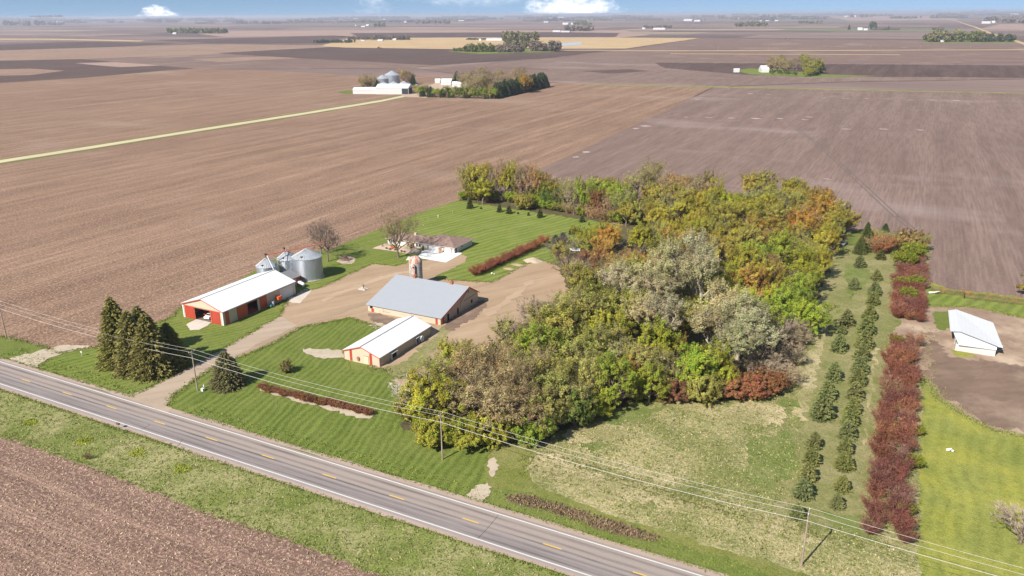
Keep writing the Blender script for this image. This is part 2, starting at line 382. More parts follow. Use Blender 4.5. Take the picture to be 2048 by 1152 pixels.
# ------------------------------------------------------------------ ground sheets (bottom to top)
g = MB(); NR = 90000.0
ring = [2500 * (1.35 ** i) for i in range(13)]
g.poly([(ring[0]*math.cos(2*math.pi*k/72), ring[0]*math.sin(2*math.pi*k/72), -.45) for k in range(72)])
for i in range(len(ring)-1):
    for k in range(72):
        a0, a1 = 2*math.pi*k/72, 2*math.pi*(k+1)/72
        g.quad((ring[i]*math.cos(a0), ring[i]*math.sin(a0), -.45), (ring[i+1]*math.cos(a0), ring[i+1]*math.sin(a0), -.45),
               (ring[i+1]*math.cos(a1), ring[i+1]*math.sin(a1), -.45), (ring[i]*math.cos(a1), ring[i]*math.sin(a1), -.45))
tag(g.build('ground', M_far), kind='structure')
def far(name, pts, m, z): return sheet(name, pts, m, z, 60, 2.5)
# distant fields, as quads of the section grid
far('field', [(-40, 90), (171, 83), (359, 87), (190, 95), (-40, 103)], M_dark, .30)
far('field', [(300, 80), (668, 71), (700, 73), (640, 87), (420, 86)], M_dark, .30)
far('field', [(-40, 102), (190, 95), (420, 88), (640, 90), (680, 95), (430, 109), (160, 119), (-40, 122)], M_stub2, .31)
far('field', [(-40, 122), (160, 118), (400, 137), (300, 148), (150, 158), (-40, 168)], M_dark, .32)
far('field', [(160, 118), (430, 108), (700, 95), (860, 110), (900, 128), (800, 137), (400, 138)], M_mid, .33)
far('field', [(430, 106), (660, 94), (900, 98), (1220, 100), (1104, 115), (865, 130), (690, 121), (520, 112)], M_dark, .34)
far('field', [(640, 92), (700, 76), (930, 75), (1240, 75), (1402, 76), (1250, 97), (900, 98), (690, 95)], M_tan, .35)
far('field', [(360, 63), (700, 60), (1250, 61), (1300, 70), (1240, 75), (700, 75), (660, 71), (450, 74)], M_pink, .30)
far('field', [(700, 66), (1110, 64), (1240, 66), (1230, 74), (720, 75)], M_dark, .31)
far('field', [(1402, 77), (1800, 80), (2060, 84), (2060, 98), (1250, 99)], M_mid, .33)
far('field', [(1250, 99), (2060, 99), (2060, 125), (1640, 130), (1104, 116)], M_mid, .34)
far('field', [(1104, 116), (1640, 126), (2060, 128), (2060, 158), (1700, 163), (1420, 174), (1090, 164), (880, 134)], M_soil, .35)
far('field', [(1310, 125), (2060, 131), (2060, 156), (1650, 152), (1500, 150), (1330, 136)], M_dark, .36)
far('field', [(1655, 33), (1900, 32), (1920, 40), (1700, 42)], M_pink, .3)
far('field', [(2000, 48), (2060, 48), (2060, 60), (1960, 58)], M_pink, .3)
far('water', [(1122, 87), (1160, 84), (1165, 89), (1124, 92)], mat('pond', (.55, .58, .60), .2), .5)
far('field', [(-40, 139), (60, 137), (130, 141), (60, 150), (-40, 152)], M_stub2, .325)
far('field', [(150, 126), (230, 124), (320, 131), (240, 134)], M_pink, .335)
far('field', [(380, 118), (560, 112), (600, 116), (440, 124)], M_stub2, .336)
far('field', [(-40, 77), (100, 77), (290, 81), (280, 83), (90, 79.5), (-40, 80)], M_tan, .31)
far('field', [(820, 135), (1000, 130), (1100, 138), (1060, 150), (900, 146)], M_mid, .355)
far('field', [(1160, 142), (1260, 138), (1300, 142), (1220, 147)], M_dark, .365)
# stubble around and behind the farm
sheet('verge', [(-700, -30), (400, -30), (400, 170), (-700, 170)], M_verge, .37, 40, 0, True)
sheet('field', [(-700, 5), (-58, 5), (-60, 215), (-59, 300), (-70, 500), (-93, 838)] + GP([(1300, 169), (1100, 165), (860, 151), (700, 150), (560, 142), (393, 137), (342, 140), (171, 155), (0, 166), (-60, 171)]) + [(-2600, 5)], M_stub, .40, 60, .6, True)
sheet('field', [(-59.5, 205), (-59, 300), (-70, 500), (-92, 845), (150, 900), (900, 850), (900, 160), (133, 150), (115, 226), (80, 240), (-20, 200)], M_soil, .38, 40, .6, True)
o_line = sheet('track', [(1170, 168), (1420, 172), (2060, 186), (2060, 188), (1420, 175), (1170, 170)], M_aisle, .44, 60, .3)
sheet('track', [(1100, 100), (1348, 101), (2060, 98.6), (2060, 100), (1348, 102.2), (1100, 101.2)], M_tan, .44, 60, .3)
sheet('track', [(1340, 107), (1800, 109), (1800, 110), (1340, 108)], M_tan, .44, 60, .3)
sheet('grass_strip', [(1470, 141), (1500, 137), (1560, 137), (1620, 148), (1700, 150), (1760, 152), (1640, 155), (1500, 149)], M_lawnL, .46, 10, 1)
sheet('grass_strip', [(1844, 82), (1900, 80), (2040, 80), (2036, 86), (1850, 86)], M_lawnL, .46, 20, 1)
sheet('grass_strip', [(895, 103), (960, 98), (1100, 98), (1110, 104), (960, 108)], M_lawnL, .48, 20, 1)
sheet('grass_strip', [(674, 184), (700, 180), (712, 187), (690, 188)], M_lawnF, .48, 10, 1)
# far gravel road on the left and its green ditch
gr = [(-40, 331), (0, 322), (200, 291), (420, 256), (600, 228), (760, 202), (818, 190)]
sheet('grass_strip', [(x, y - 3.2) for x, y in gr] + [(x, y + (6.5 - 3.6 * (x / 820))) for x, y in reversed(gr)], M_verge, .46, 8, .5)
sheet('gravel_road', [(x, y - 1.6) for x, y in gr] + [(x, y + (4.0 - 2.0 * (x / 820))) for x, y in reversed(gr)], mat('far_gravel', (.56, .47, .30), .9, noise=[(.3, (1, .1, 1), (.42, .35, .22), .4, .7, 4)]), .50, 12, .15)
sheet('gravel_yard', [(800, 188), (836, 181), (870, 166), (960, 160), (1000, 170), (900, 176), (850, 196), (812, 194)], dirt_mat('farm_gravel', (.42, .30, .22), (.48, .35, .26), (.36, .26, .19)), .52, 8, .8)
r2 = [(2075, 96), (2048, 87), (2020, 79), (1986, 68.5), (1950, 54), (1915, 43), (1893, 37)]
w2 = [6, 5, 4.2, 3.2, 2.2, 1.5, 1.0]
sheet('gravel_road', [(x - w * 1.6, y) for (x, y), w in zip(r2, w2)] + [(x + w * 1.6, y) for (x, y), w in reversed(list(zip(r2, w2)))], M_tan, .6, 20, .1)

# near verges, highway
NEDGE = GP([(0, 869), (144, 918), (274, 967), (375, 1007), (500, 1050), (582, 1077), (684, 1117), (773, 1151), (900, 1200), (1200, 1310)])
sheet('field', [(-600, -90), (300, -90), (300, NEDGE[-1][1] - 1)] + NEDGE[::-1] + [(-120, NEDGE[0][1] + 1), (-600, -14)], M_near, .40, 3, .45, True)
sheet('ditch', [(-600, -14.6), (-120, NEDGE[0][1] + .7)] + [(x_, y_ - .3) for x_, y_ in NEDGE] + [(300, NEDGE[-1][1] - 1.3), (300, -4), (-600, -4)], M_ditch, .41, 1.2, .3, True)
sheet('verge', [(-600, 4), (300, 4), (300, 12), (136, 14), (100, 13.5), (-58, 13.5), (-68, 15), (-95, 14), (-600, 12)], M_verge, .42, 1.5, .35, True)
# lawns of the farmstead
sheet('lawn', [(78, 738), (115, 706), (215, 690), (262, 668), (345, 634), (362, 612), (500, 548), (560, 510), (658, 499), (750, 461), (840, 425), (920, 399), (960, 385), (1260, 425),
               (1260, 500), (1100, 560), (900, 600), (600, 760), (270, 790)], M_lawnL, .44, 1.5, .3)
sheet('lawn', [(836, 428), (920, 399), (960, 385), (1270, 425), (1260, 500), (1110, 530), (1040, 556), (985, 575), (870, 558), (812, 530), (800, 480)], M_lawnB, .455, 2, .3)
sheet('lawn', [(338, 812), (345, 792), (420, 738), (540, 690), (600, 655), (640, 648), (700, 636), (760, 655), (700, 690), (700, 740), (830, 762), (860, 800), (900, 880), (985, 884), (978, 935), (968, 968), (935, 990), (900, 988), (700, 932), (500, 868)], M_lawnF, .456, 1.5, .25)
# meadow east of the grove, aisles between the spruces
sheet('meadow', [(985, 886), (1100, 870), (1200, 820), (1460, 785), (1600, 700), (1640, 560), (1690, 470), (1860, 470), (1850, 640), (1850, 1130), (1835, 1240), (1500, 1130), (1240, 1040), (1085, 990), (990, 965)], M_meadow, .45, 1.5, .35)
sheet('grass_aisle', [(1560, 800), (1620, 700), (1650, 560), (1690, 470), (1860, 470), (1850, 640), (1790, 640), (1775, 800), (1750, 1000), (1740, 1060), (1560, 1045), (1560, 950), (1610, 830)], M_aisle, .465, 1.5, .8)
sheet('grass_strip', [(1684, 460), (1725, 462), (1850, 470), (1850, 500), (1760, 486), (1700, 492), (1686, 505)], M_verge, .475, 1.5, .4)
sheet('grass_strip', [(1735, 560), (1775, 540), (1800, 640), (1775, 660), (1760, 800), (1735, 980), (1722, 980), (1745, 760), (1765, 650)], M_aisle, .475, 1.5, .5)
sheet('grass_strip', [(985, 886), (1075, 886), (1050, 935), (1085, 980), (1240, 1035), (1500, 1115), (1760, 1200), (1760, 1260), (1400, 1130), (1000, 985), (965, 960)], grass_mat('mown_strip', (.10, .12, .025), (.155, .170, .036), (.20, .205, .05), dry=(.36, .30, .15), dryamt=.35), .48, 1.5, .35)
sheet('ditch', [(975, 1000), (1010, 975), (1100, 1000), (1300, 1065), (1500, 1135), (1700, 1215), (1500, 1210), (1250, 1110)], M_verge, .485, 1.2, .35)
sheet('dry_rushes', [(1010, 990), (1060, 992), (1150, 1018), (1250, 1050), (1330, 1078), (1290, 1082), (1180, 1052), (1080, 1018), (1020, 1004)], grass_mat('rushes', (.10, .068, .042), (.16, .11, .065), (.23, .165, .10), dry=(.10, .11, .04), dryamt=.35), .49, 1, .35)
M_dry = grass_mat('dry_patch', (.15, .145, .050), (.235, .22, .085), (.33, .285, .14), dry=(.57, .455, .28), dryamt=.95, dryscale=.08, speckle=.5)
M_grn = grass_mat('green_patch', (.085, .115, .026), (.125, .160, .036), (.17, .20, .05), dry=(.34, .30, .15), dryamt=.4, dryscale=.15, speckle=.4)
for i_, (pp, mm) in enumerate([([(1050, 915), (1090, 905), (1150, 930), (1240, 955), (1330, 985), (1400, 1010), (1380, 1025), (1240, 1000), (1120, 965), (1060, 945)], M_dry),
        ([(1120, 870), (1170, 845), (1230, 850), (1270, 870), (1220, 885), (1150, 890)], M_dry), ([(1440, 812), (1500, 800), (1570, 815), (1560, 850), (1500, 850), (1460, 835)], M_dry),
        ([(1500, 1020), (1600, 1055), (1680, 1085), (1660, 1095), (1560, 1068), (1480, 1040)], M_dry),
        ([(1590, 790), (1620, 700), (1640, 640), (1655, 650), (1640, 720), (1615, 810), (1600, 850), (1585, 830)], M_dry), ([(1735, 800), (1750, 690), (1765, 700), (1752, 810), (1738, 960), (1728, 950)], M_dry),
        ([(1180, 830), (1260, 815), (1340, 812), (1300, 830), (1230, 850)], M_grn), ([(1490, 890), (1580, 860), (1600, 930), (1540, 980), (1490, 960)], M_grn), ([(1560, 800), (1610, 800), (1600, 815), (1565, 815)], M_grn),
        ([(1160, 885), (1200, 880), (1215, 895), (1180, 905)], M_grn), ([(1640, 1020), (1740, 1040), (1760, 1085), (1680, 1070)], M_grn), ([(1690, 530), (1740, 540), (1740, 560), (1700, 600), (1690, 560)], M_grn)]):
    sheet('grass_patch', pp, mm, .469 + i_ * .0004, 1.3, .75)
# right-hand yard and bright lawn
sheet('lawn', [(1852, 580), (1848, 560), (1900, 578), (2100, 600), (2400, 640), (2400, 1400), (1845, 1260), (1838, 1090), (1845, 760)], M_bright, .4535, 1.5, .3)
sheet('lawn', [(1840, 578), (1900, 580), (2200, 618), (2400, 650), (2400, 720), (2048, 640), (1950, 616), (1850, 612)], M_lawnB, .46, 1.5, .3)
sheet('dirt_yard', [(1842, 612), (1950, 614), (2048, 636), (2300, 700), (2400, 1010), (2200, 950), (2048, 872), (1990, 862), (1930, 832), (1880, 800), (1848, 755), (1790, 668), (1800, 640)], M_yardR, .47, 1.5, .5)
sheet('dirt_yard', [(1852, 660), (1880, 690), (1900, 715), (1990, 722), (2060, 740), (2300, 800), (2400, 990), (2200, 940), (2048, 866), (1990, 855), (1935, 826), (1888, 796), (1856, 752)], M_mud, .48, 1.0, .9)
sheet('grass_patch', [(1868, 625), (1898, 622), (1902, 655), (1880, 660), (1866, 645)], M_verge, .485, .8, .3)
sheet('grass_patch', [(1903, 700), (1945, 708), (1955, 714), (1920, 715), (1905, 708)], M_bright, .49, .8, .2)
# farmyard gravel and drive
sheet('gravel_yard', [(338, 812), (345, 792), (420, 738), (540, 690), (600, 655), (640, 648), (700, 636), (760, 655), (770, 690), (740, 735), (800, 745), (845, 760), (880, 740), (960, 720), (1060, 660), (1150, 610), (1140, 540), (1075, 518), (1030, 540), (985, 565), (930, 562), (868, 558), (880, 548), (930, 525),
                     (934, 513), (920, 508), (858, 520), (815, 526), (788, 532), (745, 527), (700, 548), (640, 576), (600, 584), (575, 600), (560, 632), (500, 690), (400, 738), (345, 775), (262, 792), (262, 800)], M_yard, .50, 1.5, .3)
sheet('driveway', [(255, 794), (300, 775), (345, 752), (400, 722), (470, 685), (520, 655), (560, 632), (600, 655), (545, 688), (470, 718), (420, 738), (352, 785), (330, 815)], M_drive, .51, 1.5, .25)
sheet('concrete_pad', [(372, 650), (402, 632), (432, 640), (398, 660), (380, 661)], M_conc, .515, 1, .15)
sheet('concrete_pad', [(570, 600), (610, 578), (624, 580), (600, 607), (585, 606)], M_conc, .515, 1, .1)
sheet('grass_patch', [(870, 555), (905, 540), (960, 535), (1040, 500), (1075, 490), (1085, 520), (1040, 530), (1000, 548), (960, 562), (900, 560)], M_lawnB, .515, 1.2, .3)
sheet('gravel_path', [(606, 697), (680, 700), (690, 716), (650, 718), (612, 708)], M_path, .515, .8, .35)
sheet('gravel_path', [(736, 652), (760, 640), (790, 645), (752, 658)], M_path, .52, .8, .25)
sheet('gravel_path', [(932, 990), (950, 972), (975, 966), (985, 975), (965, 1003), (945, 1000)], M_path, .515, .6, .3)
sheet('gravel_path', [(978, 920), (990, 915), (995, 935), (985, 955), (980, 940)], M_path, .515, .6, .25)
sheet('field_entrance', [(12, 722), (40, 712), (90, 698), (130, 690), (180, 692), (125, 706), (90, 722), (74, 740), (40, 735)], M_path, .515, 1, .5)
sheet('dirt_mound_base', [(780, 760), (850, 745), (940, 700), (1060, 655), (1040, 690), (960, 740), (850, 790), (800, 775)], M_yard, .505, 1.5, .7)
sheet('weed_strip', [(772, 738), (800, 728), (845, 694), (882, 656), (908, 648), (880, 690), (835, 738), (800, 757), (785, 752)], M_aisle, .541, .8, .5)
sheet('churned_dirt', [(735, 628), (745, 642), (790, 656), (830, 662), (852, 650), (800, 640), (760, 626)], M_mud, .543, .7, .4)
sheet('churned_dirt', [(885, 660), (905, 662), (950, 636), (975, 612), (968, 600), (930, 622), (895, 640)], M_mud, .545, .7, .5)
sheet('wheel_ruts', [(470, 712), (540, 676), (620, 640), (740, 600), (745, 604), (625, 646), (545, 684), (474, 717)], dirt_mat('rut', (.30, .215, .145), (.38, .28, .19), (.25, .18, .12), R(28), (1, .1, 1), .3), .547, 1.2, .35)
sheet('wheel_ruts', [(640, 600), (700, 575), (790, 545), (860, 535), (862, 538), (795, 550), (705, 581), (644, 606)], dirt_mat('rut2', (.40, .285, .19), (.45, .33, .225), (.31, .22, .145), R(28), (1, .1, 1), .3), .549, 1.2, .35)
sheet('wheel_ruts', [(965, 625), (1010, 600), (1060, 560), (1072, 562), (1020, 606), (975, 634)], dirt_mat('rut2', (.40, .285, .19), (.45, .33, .225), (.31, .22, .145), R(28), (1, .1, 1), .3), .549, 1.2, .5)
# grove floor
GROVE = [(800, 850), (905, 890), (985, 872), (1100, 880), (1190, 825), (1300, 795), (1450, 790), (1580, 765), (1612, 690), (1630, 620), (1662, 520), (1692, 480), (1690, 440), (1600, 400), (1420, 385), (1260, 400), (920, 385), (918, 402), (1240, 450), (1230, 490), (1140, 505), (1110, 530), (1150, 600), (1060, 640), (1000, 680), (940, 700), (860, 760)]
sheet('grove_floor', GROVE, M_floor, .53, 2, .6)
# highway
RZ = .11
hw = MB(); hw.box(-3000, 500, -4.5, 4.4, -.3, RZ); tag(hw.build('road', M_road), kind='structure')
sheet('road_shoulder', [(-3000, 4.3), (500, 4.3), (500, 5.8), (-3000, 5.4)], M_shoulder, RZ + .438, .8, .20, True)
sheet('road_shoulder', [(-3000, -4.4), (500, -4.4), (500, -5.45), (-3000, -5.6)], M_shoulder, RZ + .440, .8, .18, True)
ln = MB()
for s in (1, -1): ln.box(-3000, 500, s*3.81 - .11, s*3.81 + .11, RZ - .01, RZ + .006)
tag(ln.build('edge_lines', M_white), kind='structure')
ln = MB()
for i in range(-60, 30):
    c = i*15.24 - 54.96; ln.box(c - 1.6, c + 1.6, -.10, .10, RZ - .01, RZ + .006)
tag(ln.build('centre_dashes', M_yel), kind='structure')
ck = MB(); tar = mat('tar', (.035, .03, .03), .6)
for (a, b) in (((997, 1031), (956, 1078)), ((280, 862), (300, 850)), ((352, 897), (365, 880))):
    A, B = G(*a), G(*b); ck.tube([(A.x, A.y, RZ), (A.x*.5+B.x*.5+.1, A.y*.5+B.y*.5, RZ), (B.x, B.y, RZ)], .035, 4)
tag(ck.build('road_cracks', tar), kind='structure')
sheet('field_entrance', [(250, 797), (262, 788), (345, 818), (336, 826), (300, 812)], M_drive, RZ + .454, .6, .15)

# pale eroded spots and tractor tracks on the far field
sp = MB()
def spot(px, py, rx, ry):
    c = G(px, py, .02); k = 14
    sp.poly([(c.x + rx*math.cos(2*math.pi*i/k)*random.uniform(.6, 1.2), c.y + ry*math.sin(2*math.pi*i/k)*random.uniform(.5, 1.2), .02) for i in range(k)])
for q in [(1272,257),(1290,252),(1173,304),(1152,314),(1372,234),(1418,235),(1462,236),(1511,237),(1560,237),(1620,234),(1608,239),(1692,258),(1768,258),(1841,260),(1647,196),(1692,197),(1733,197),(1775,198),(1820,200),(1866,200),(1914,201),(1458,178),(1500,187),(1536,189),(1395,199)]:
    spot(*q, random.uniform(2, 4.5), random.uniform(1.8, 4))
for q in [(1595,364),(1654,358)]: spot(*q, random.uniform(2, 4), random.uniform(1, 2))
M_pale = dirt_mat('pale_soil', (.40, .31, .27), (.44, .35, .31), (.33, .25, .22))
tag(sp.build('pale_soil_spots', M_pale), kind='structure')
tk = MB(); path = [G(*q, .01) for q in [(1545,198),(1545,206),(1550,218),(1562,232),(1590,255),(1625,280),(1665,314),(1700,346),(1745,388),(1790,430),(1835,466)]]
fine = []
for i in range(len(path)-1):
    for k in range(8): fine.append(path[i].lerp(path[i+1], k/8))
for off in (-1.1, 1.1):
    for i in range(len(fine)-1):
        d = (fine[i+1]-fine[i]).normalized(); n = Vector((-d.y, d.x, 0)); d2 = (fine[min(i+2, len(fine)-1)]-fine[i+1]); d2 = d2.normalized() if d2.length > 0 else d; n2 = Vector((-d2.y, d2.x, 0))
        tk.quad(fine[i]+n*(off-.32), fine[i]+n*(off+.32), fine[i+1]+n2*(off+.32), fine[i+1]+n2*(off-.32))
tag(tk.build('wheel_tracks', mat('track_soil', (.15, .108, .095), .95)), kind='structure')
# ------------------------------------------------------------------ vegetation
def leaf_material(name, trans=.35, var=.35):
    m = bpy.data.materials.new(name); m.use_nodes = True; nt = m.node_tree; N = nt.nodes.new; L = nt.links.new
    nt.nodes.clear(); out = N('ShaderNodeOutputMaterial')
    oi = N('ShaderNodeObjectInfo'); at = N('ShaderNodeAttribute'); at.attribute_name = 'tint'
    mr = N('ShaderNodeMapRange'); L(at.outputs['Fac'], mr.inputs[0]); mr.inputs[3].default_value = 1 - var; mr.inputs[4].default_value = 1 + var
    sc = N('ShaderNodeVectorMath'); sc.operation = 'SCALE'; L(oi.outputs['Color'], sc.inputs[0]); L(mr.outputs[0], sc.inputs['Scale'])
    # some leaves warmer, some greener
    at2 = N('ShaderNodeAttribute'); at2.attribute_name = 'hue'
    hs = N('ShaderNodeHueSaturation'); mr2 = N('ShaderNodeMapRange'); L(at2.outputs['Fac'], mr2.inputs[0]); mr2.inputs[3].default_value = .462; mr2.inputs[4].default_value = .532
    L(mr2.outputs[0], hs.inputs['Hue']); L(sc.outputs[0], hs.inputs['Color'])
    d = N('ShaderNodeBsdfDiffuse'); L(hs.outputs[0], d.inputs['Color'])
    if trans > 0:
        tr = N('ShaderNodeBsdfTranslucent'); L(hs.outputs[0], tr.inputs['Color'])
        mx = N('ShaderNodeMixShader'); mx.inputs[0].default_value = trans; L(d.outputs[0], mx.inputs[1]); L(tr.outputs[0], mx.inputs[2]); L(mx.outputs[0], out.inputs['Surface'])
    else: L(d.outputs[0], out.inputs['Surface'])
    return m
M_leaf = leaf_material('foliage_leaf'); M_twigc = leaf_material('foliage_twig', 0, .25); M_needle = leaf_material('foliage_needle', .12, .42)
M_bark = mat('bark', (.22, .17, .125), .95, noise=[(3, (1, 1, .3), (.12, .09, .065), .4, .7, 4)])
M_barkp = mat('bark_pale', (.42, .37, .29), .95, noise=[(2, (1, 1, .3), (.25, .20, .15), .45, .7, 4)])

def cards(name, C, size, tint, hue, m, up=0.0, aspect=1.0, dirs=None, face=None):
    """mesh of small leaf-size quads, one per centre"""
    n = len(C); C = np.asarray(C, float)
    a = rng.normal(size=(n, 3)) if dirs is None else np.asarray(dirs, float) + rng.normal(size=(n, 3)) * .25
    a /= np.linalg.norm(a, axis=1)[:, None] + 1e-9
    b = rng.normal(size=(n, 3))
    if face is not None:      # leaves turn their faces to the light, away from the crown's middle
        nf = np.asarray(face, float) + rng.normal(size=(n, 3)) * .45; nf /= np.linalg.norm(nf, axis=1)[:, None] + 1e-9
        a -= (a * nf).sum(1)[:, None] * nf; a /= np.linalg.norm(a, axis=1)[:, None] + 1e-9; b = np.cross(nf, a)
    b -= (b * a).sum(1)[:, None] * a; b /= np.linalg.norm(b, axis=1)[:, None] + 1e-9
    s = (np.asarray(size) * np.clip(rng.lognormal(0, .32, n), .45, 2.2))[:, None] * .5
    A = a * s * aspect; B = b * s / (aspect ** .5)
    V = np.stack([C - A, C - B * .8 + A * .1, C + A, C + B * .8 - A * .1], 1).reshape(-1, 3)
    me = bpy.data.meshes.new(name); me.vertices.add(4*n); me.vertices.foreach_set('co', V.astype('f').ravel())
    me.loops.add(4*n); me.loops.foreach_set('vertex_index', np.arange(4*n, dtype='i'))
    me.polygons.add(n); me.polygons.foreach_set('loop_start', np.arange(0, 4*n, 4, dtype='i')); me.polygons.foreach_set('loop_total', np.full(n, 4, 'i'))
    for an, arr in (('tint', tint), ('hue', hue)):
        at = me.attributes.new(an, 'FLOAT', 'FACE'); at.data.foreach_set('value', np.asarray(arr, 'f'))
    me.materials.append(m); me.update(); me.validate(); return me

def deciduous(seed, H=10.0, Rc=4.2, base=.25, dens=44, lsize=.34, spread=.75, twigs=7, leaves=True, limbs=6, pale=False, droop=0.0, open_=0.0):
    rd = random.Random(seed); mb = MB(); tips = []
    tw = []  # twig segments
    cz = H * (base + 1) / 2; hz = H * (1 - base) / 2
    def inside(p, k=1.0):
        return (p.x**2 + p.y**2) / (Rc*k)**2 + ((p.z - cz) / (hz*k))**2 < 1
    def grow(p, d, length, r, lev):
        n = 3 if lev < 3 else 2
        pts = [p.copy()]; rs = [r]; q = p.copy(); dd = d.copy()
        for i in range(n):
            dd = (dd + Vector((rd.gauss(0, .16), rd.gauss(0, .16), rd.gauss(.05 - droop * lev * .12, .10)))).normalized()
            q = q + dd * (length / n); pts.append(q.copy()); rs.append(r * (1 - .55 * (i+1) / n))
            if lev < 3:
                for _ in range(2 if lev else 0):
                    a = rd.uniform(0, 2*math.pi); o = dd.orthogonal().normalized(); o.rotate(Matrix.Rotation(a, 3, dd))
                    nd = (dd * rd.uniform(.5, .9) + o * rd.uniform(.6, 1.0)).normalized(); nd.z = nd.z * .8 + .15; nd.normalize()
                    if inside(q, 1.05): grow(q, nd, length * rd.uniform(.45, .68), rs[-1] * .62, lev + 1)
        mb.tube(pts, rs, 6 if lev == 0 else (4 if lev == 1 else 3), cap=False)
        if lev >= 2 or not inside(q, .9): tips.append((q.copy(), dd.copy()))
    trunk_h = H * base * rd.uniform(.9, 1.2); lean = Vector((rd.gauss(0, .06), rd.gauss(0, .06), 1)).normalized()
    top = Vector((0, 0, -.4)); tr = H * .022 + .05; pts = [top]; fork = lean * trunk_h
    mb.tube([Vector((0, 0, -.4)), Vector((0, 0, .2)), fork * .5, fork], [tr * 1.5, tr * 1.15, tr, tr * .9], 7, cap=False)
    leader = H - trunk_h
    grow(fork, (lean + Vector((rd.gauss(0, .12), rd.gauss(0, .12), 0))).normalized(), leader * .72, tr * .8, 0)
    for k in range(limbs):
        a = 2*math.pi*(k + rd.uniform(-.3, .3)) / limbs; up = rd.uniform(.55, 1.3) * (1.25 - spread * .5)
        d = Vector((math.cos(a) * spread, math.sin(a) * spread, up)).normalized()
        start = fork * rd.uniform(.75, 1.0) if k % 2 else fork + Vector((0, 0, leader * rd.uniform(.05, .3)))
        grow(start, d, leader * rd.uniform(.50, .72), tr * .62, 1)
    out = [('trunk', mb.mesh('trunk', M_barkp if pale else M_bark))]
    # twigs: slim blades at the tips
    C = []; D = []; T = []
    for p, d in tips:
        for _ in range(twigs):
            v = (d + Vector((rd.gauss(0, .55), rd.gauss(0, .55), rd.gauss(.1 - droop, .45)))).normalized(); ln = rd.uniform(.5, 1.25)
            C.append(p + v * ln * .45); D.append(v); T.append(ln)
    if C:
        n = len(C); me = cards('twigs', C, np.array(T), rng.uniform(0, 1, n), rng.uniform(0, 1, n), M_twigc, aspect=1.0, dirs=D)
        # slim them: shrink the short diagonal
        co = np.zeros(4*n*3, 'f'); me.vertices.foreach_get('co', co); co = co.reshape(n, 4, 3); mid = (co[:, 1] + co[:, 3]) / 2
        ax = co[:, 2] - co[:, 0]; side = co[:, 1] - co[:, 3]; side -= ax * ((side * ax).sum(1) / ((ax*ax).sum(1) + 1e-9))[:, None]
        side /= np.linalg.norm(side, axis=1)[:, None] + 1e-9; co[:, 1] = mid + side * .022; co[:, 3] = mid - side * .022
        me.vertices.foreach_set('co', co.ravel()); me.update(); out.append(('twigs', me))
    if leaves:
        P = []; T = []; Hh = []
        for p, d in tips:
            ct = min(1, max(0, rd.gauss(.5, .22))); ch = rd.random()
            if rd.random() < open_: continue
            k = int(dens * rd.uniform(.5, 1.4)); rr = rd.uniform(.55, 1.05) * (H / 10) ** .5
            g = rng.normal(size=(k, 3)); g /= np.linalg.norm(g, axis=1)[:, None]; g *= (rng.uniform(.15, 1, k) ** .6)[:, None] * rr * .62; dv = np.array(d) * .75 + np.array([0, 0, .3]); g += dv[None, :] * rng.uniform(-.5, 1.3, k)[:, None] * rr
            P.append(np.array(p) + g); T.append(np.clip(ct + rng.normal(0, .2, k), 0, 1)); Hh.append(np.clip(ch * .7 + rng.normal(.15, .12, k), 0, 1))
        P = np.concatenate(P); P[:, 2] = np.maximum(P[:, 2], .15)
        F = P - np.array([0, 0, H * (base + .9) / 2 - H * .15]); F /= np.linalg.norm(F, axis=1)[:, None]; F[:, 2] += .35
        out.append(('crown', cards('crown', P, lsize, np.concatenate(T), np.concatenate(Hh), M_leaf, aspect=1.15, face=F)))
    return out

for i, (sd, rc, bs, dn, spd) in enumerate([(1, 4.4, .22, 70, .85), (2, 3.8, .26, 62, .7), (3, 4.6, .18, 66, .95), (4, 3.5, .20, 74, .6), (5, 4.2, .15, 56, .8)]):
    proto('leafy%d' % i, deciduous(sd, 10, rc, bs, dn, .245, spd))
for i, (sd, rc) in enumerate([(21, 4.0), (22, 4.6), (23, 3.6)]):
    proto('sparse%d' % i, deciduous(sd, 10, rc, .20, 36, .185, .85, twigs=12, open_=.08))
for i, (sd, rc) in enumerate([(31, 4.2), (32, 3.6)]):
    proto('bare%d' % i, deciduous(sd, 10, rc, .24, 0, .3, .8, twigs=16, leaves=False))
for i, (sd, rc) in enumerate([(41, 4.0), (42, 4.4)]):
    proto('tall%d' % i, deciduous(sd, 18, rc * 1.25, .46, 62, .25, .55, twigs=6, pale=True, limbs=5))
for i, (sd, rc) in enumerate([(51, 4.4), (52, 3.8)]):
    proto('bushy%d' % i, deciduous(sd, 6, rc * .8, .06, 60, .225, .95, twigs=8, limbs=9))
proto('housetree', deciduous(61, 16, 7.0, .20, 9, .17, .8, twigs=20, limbs=8, open_=.1))

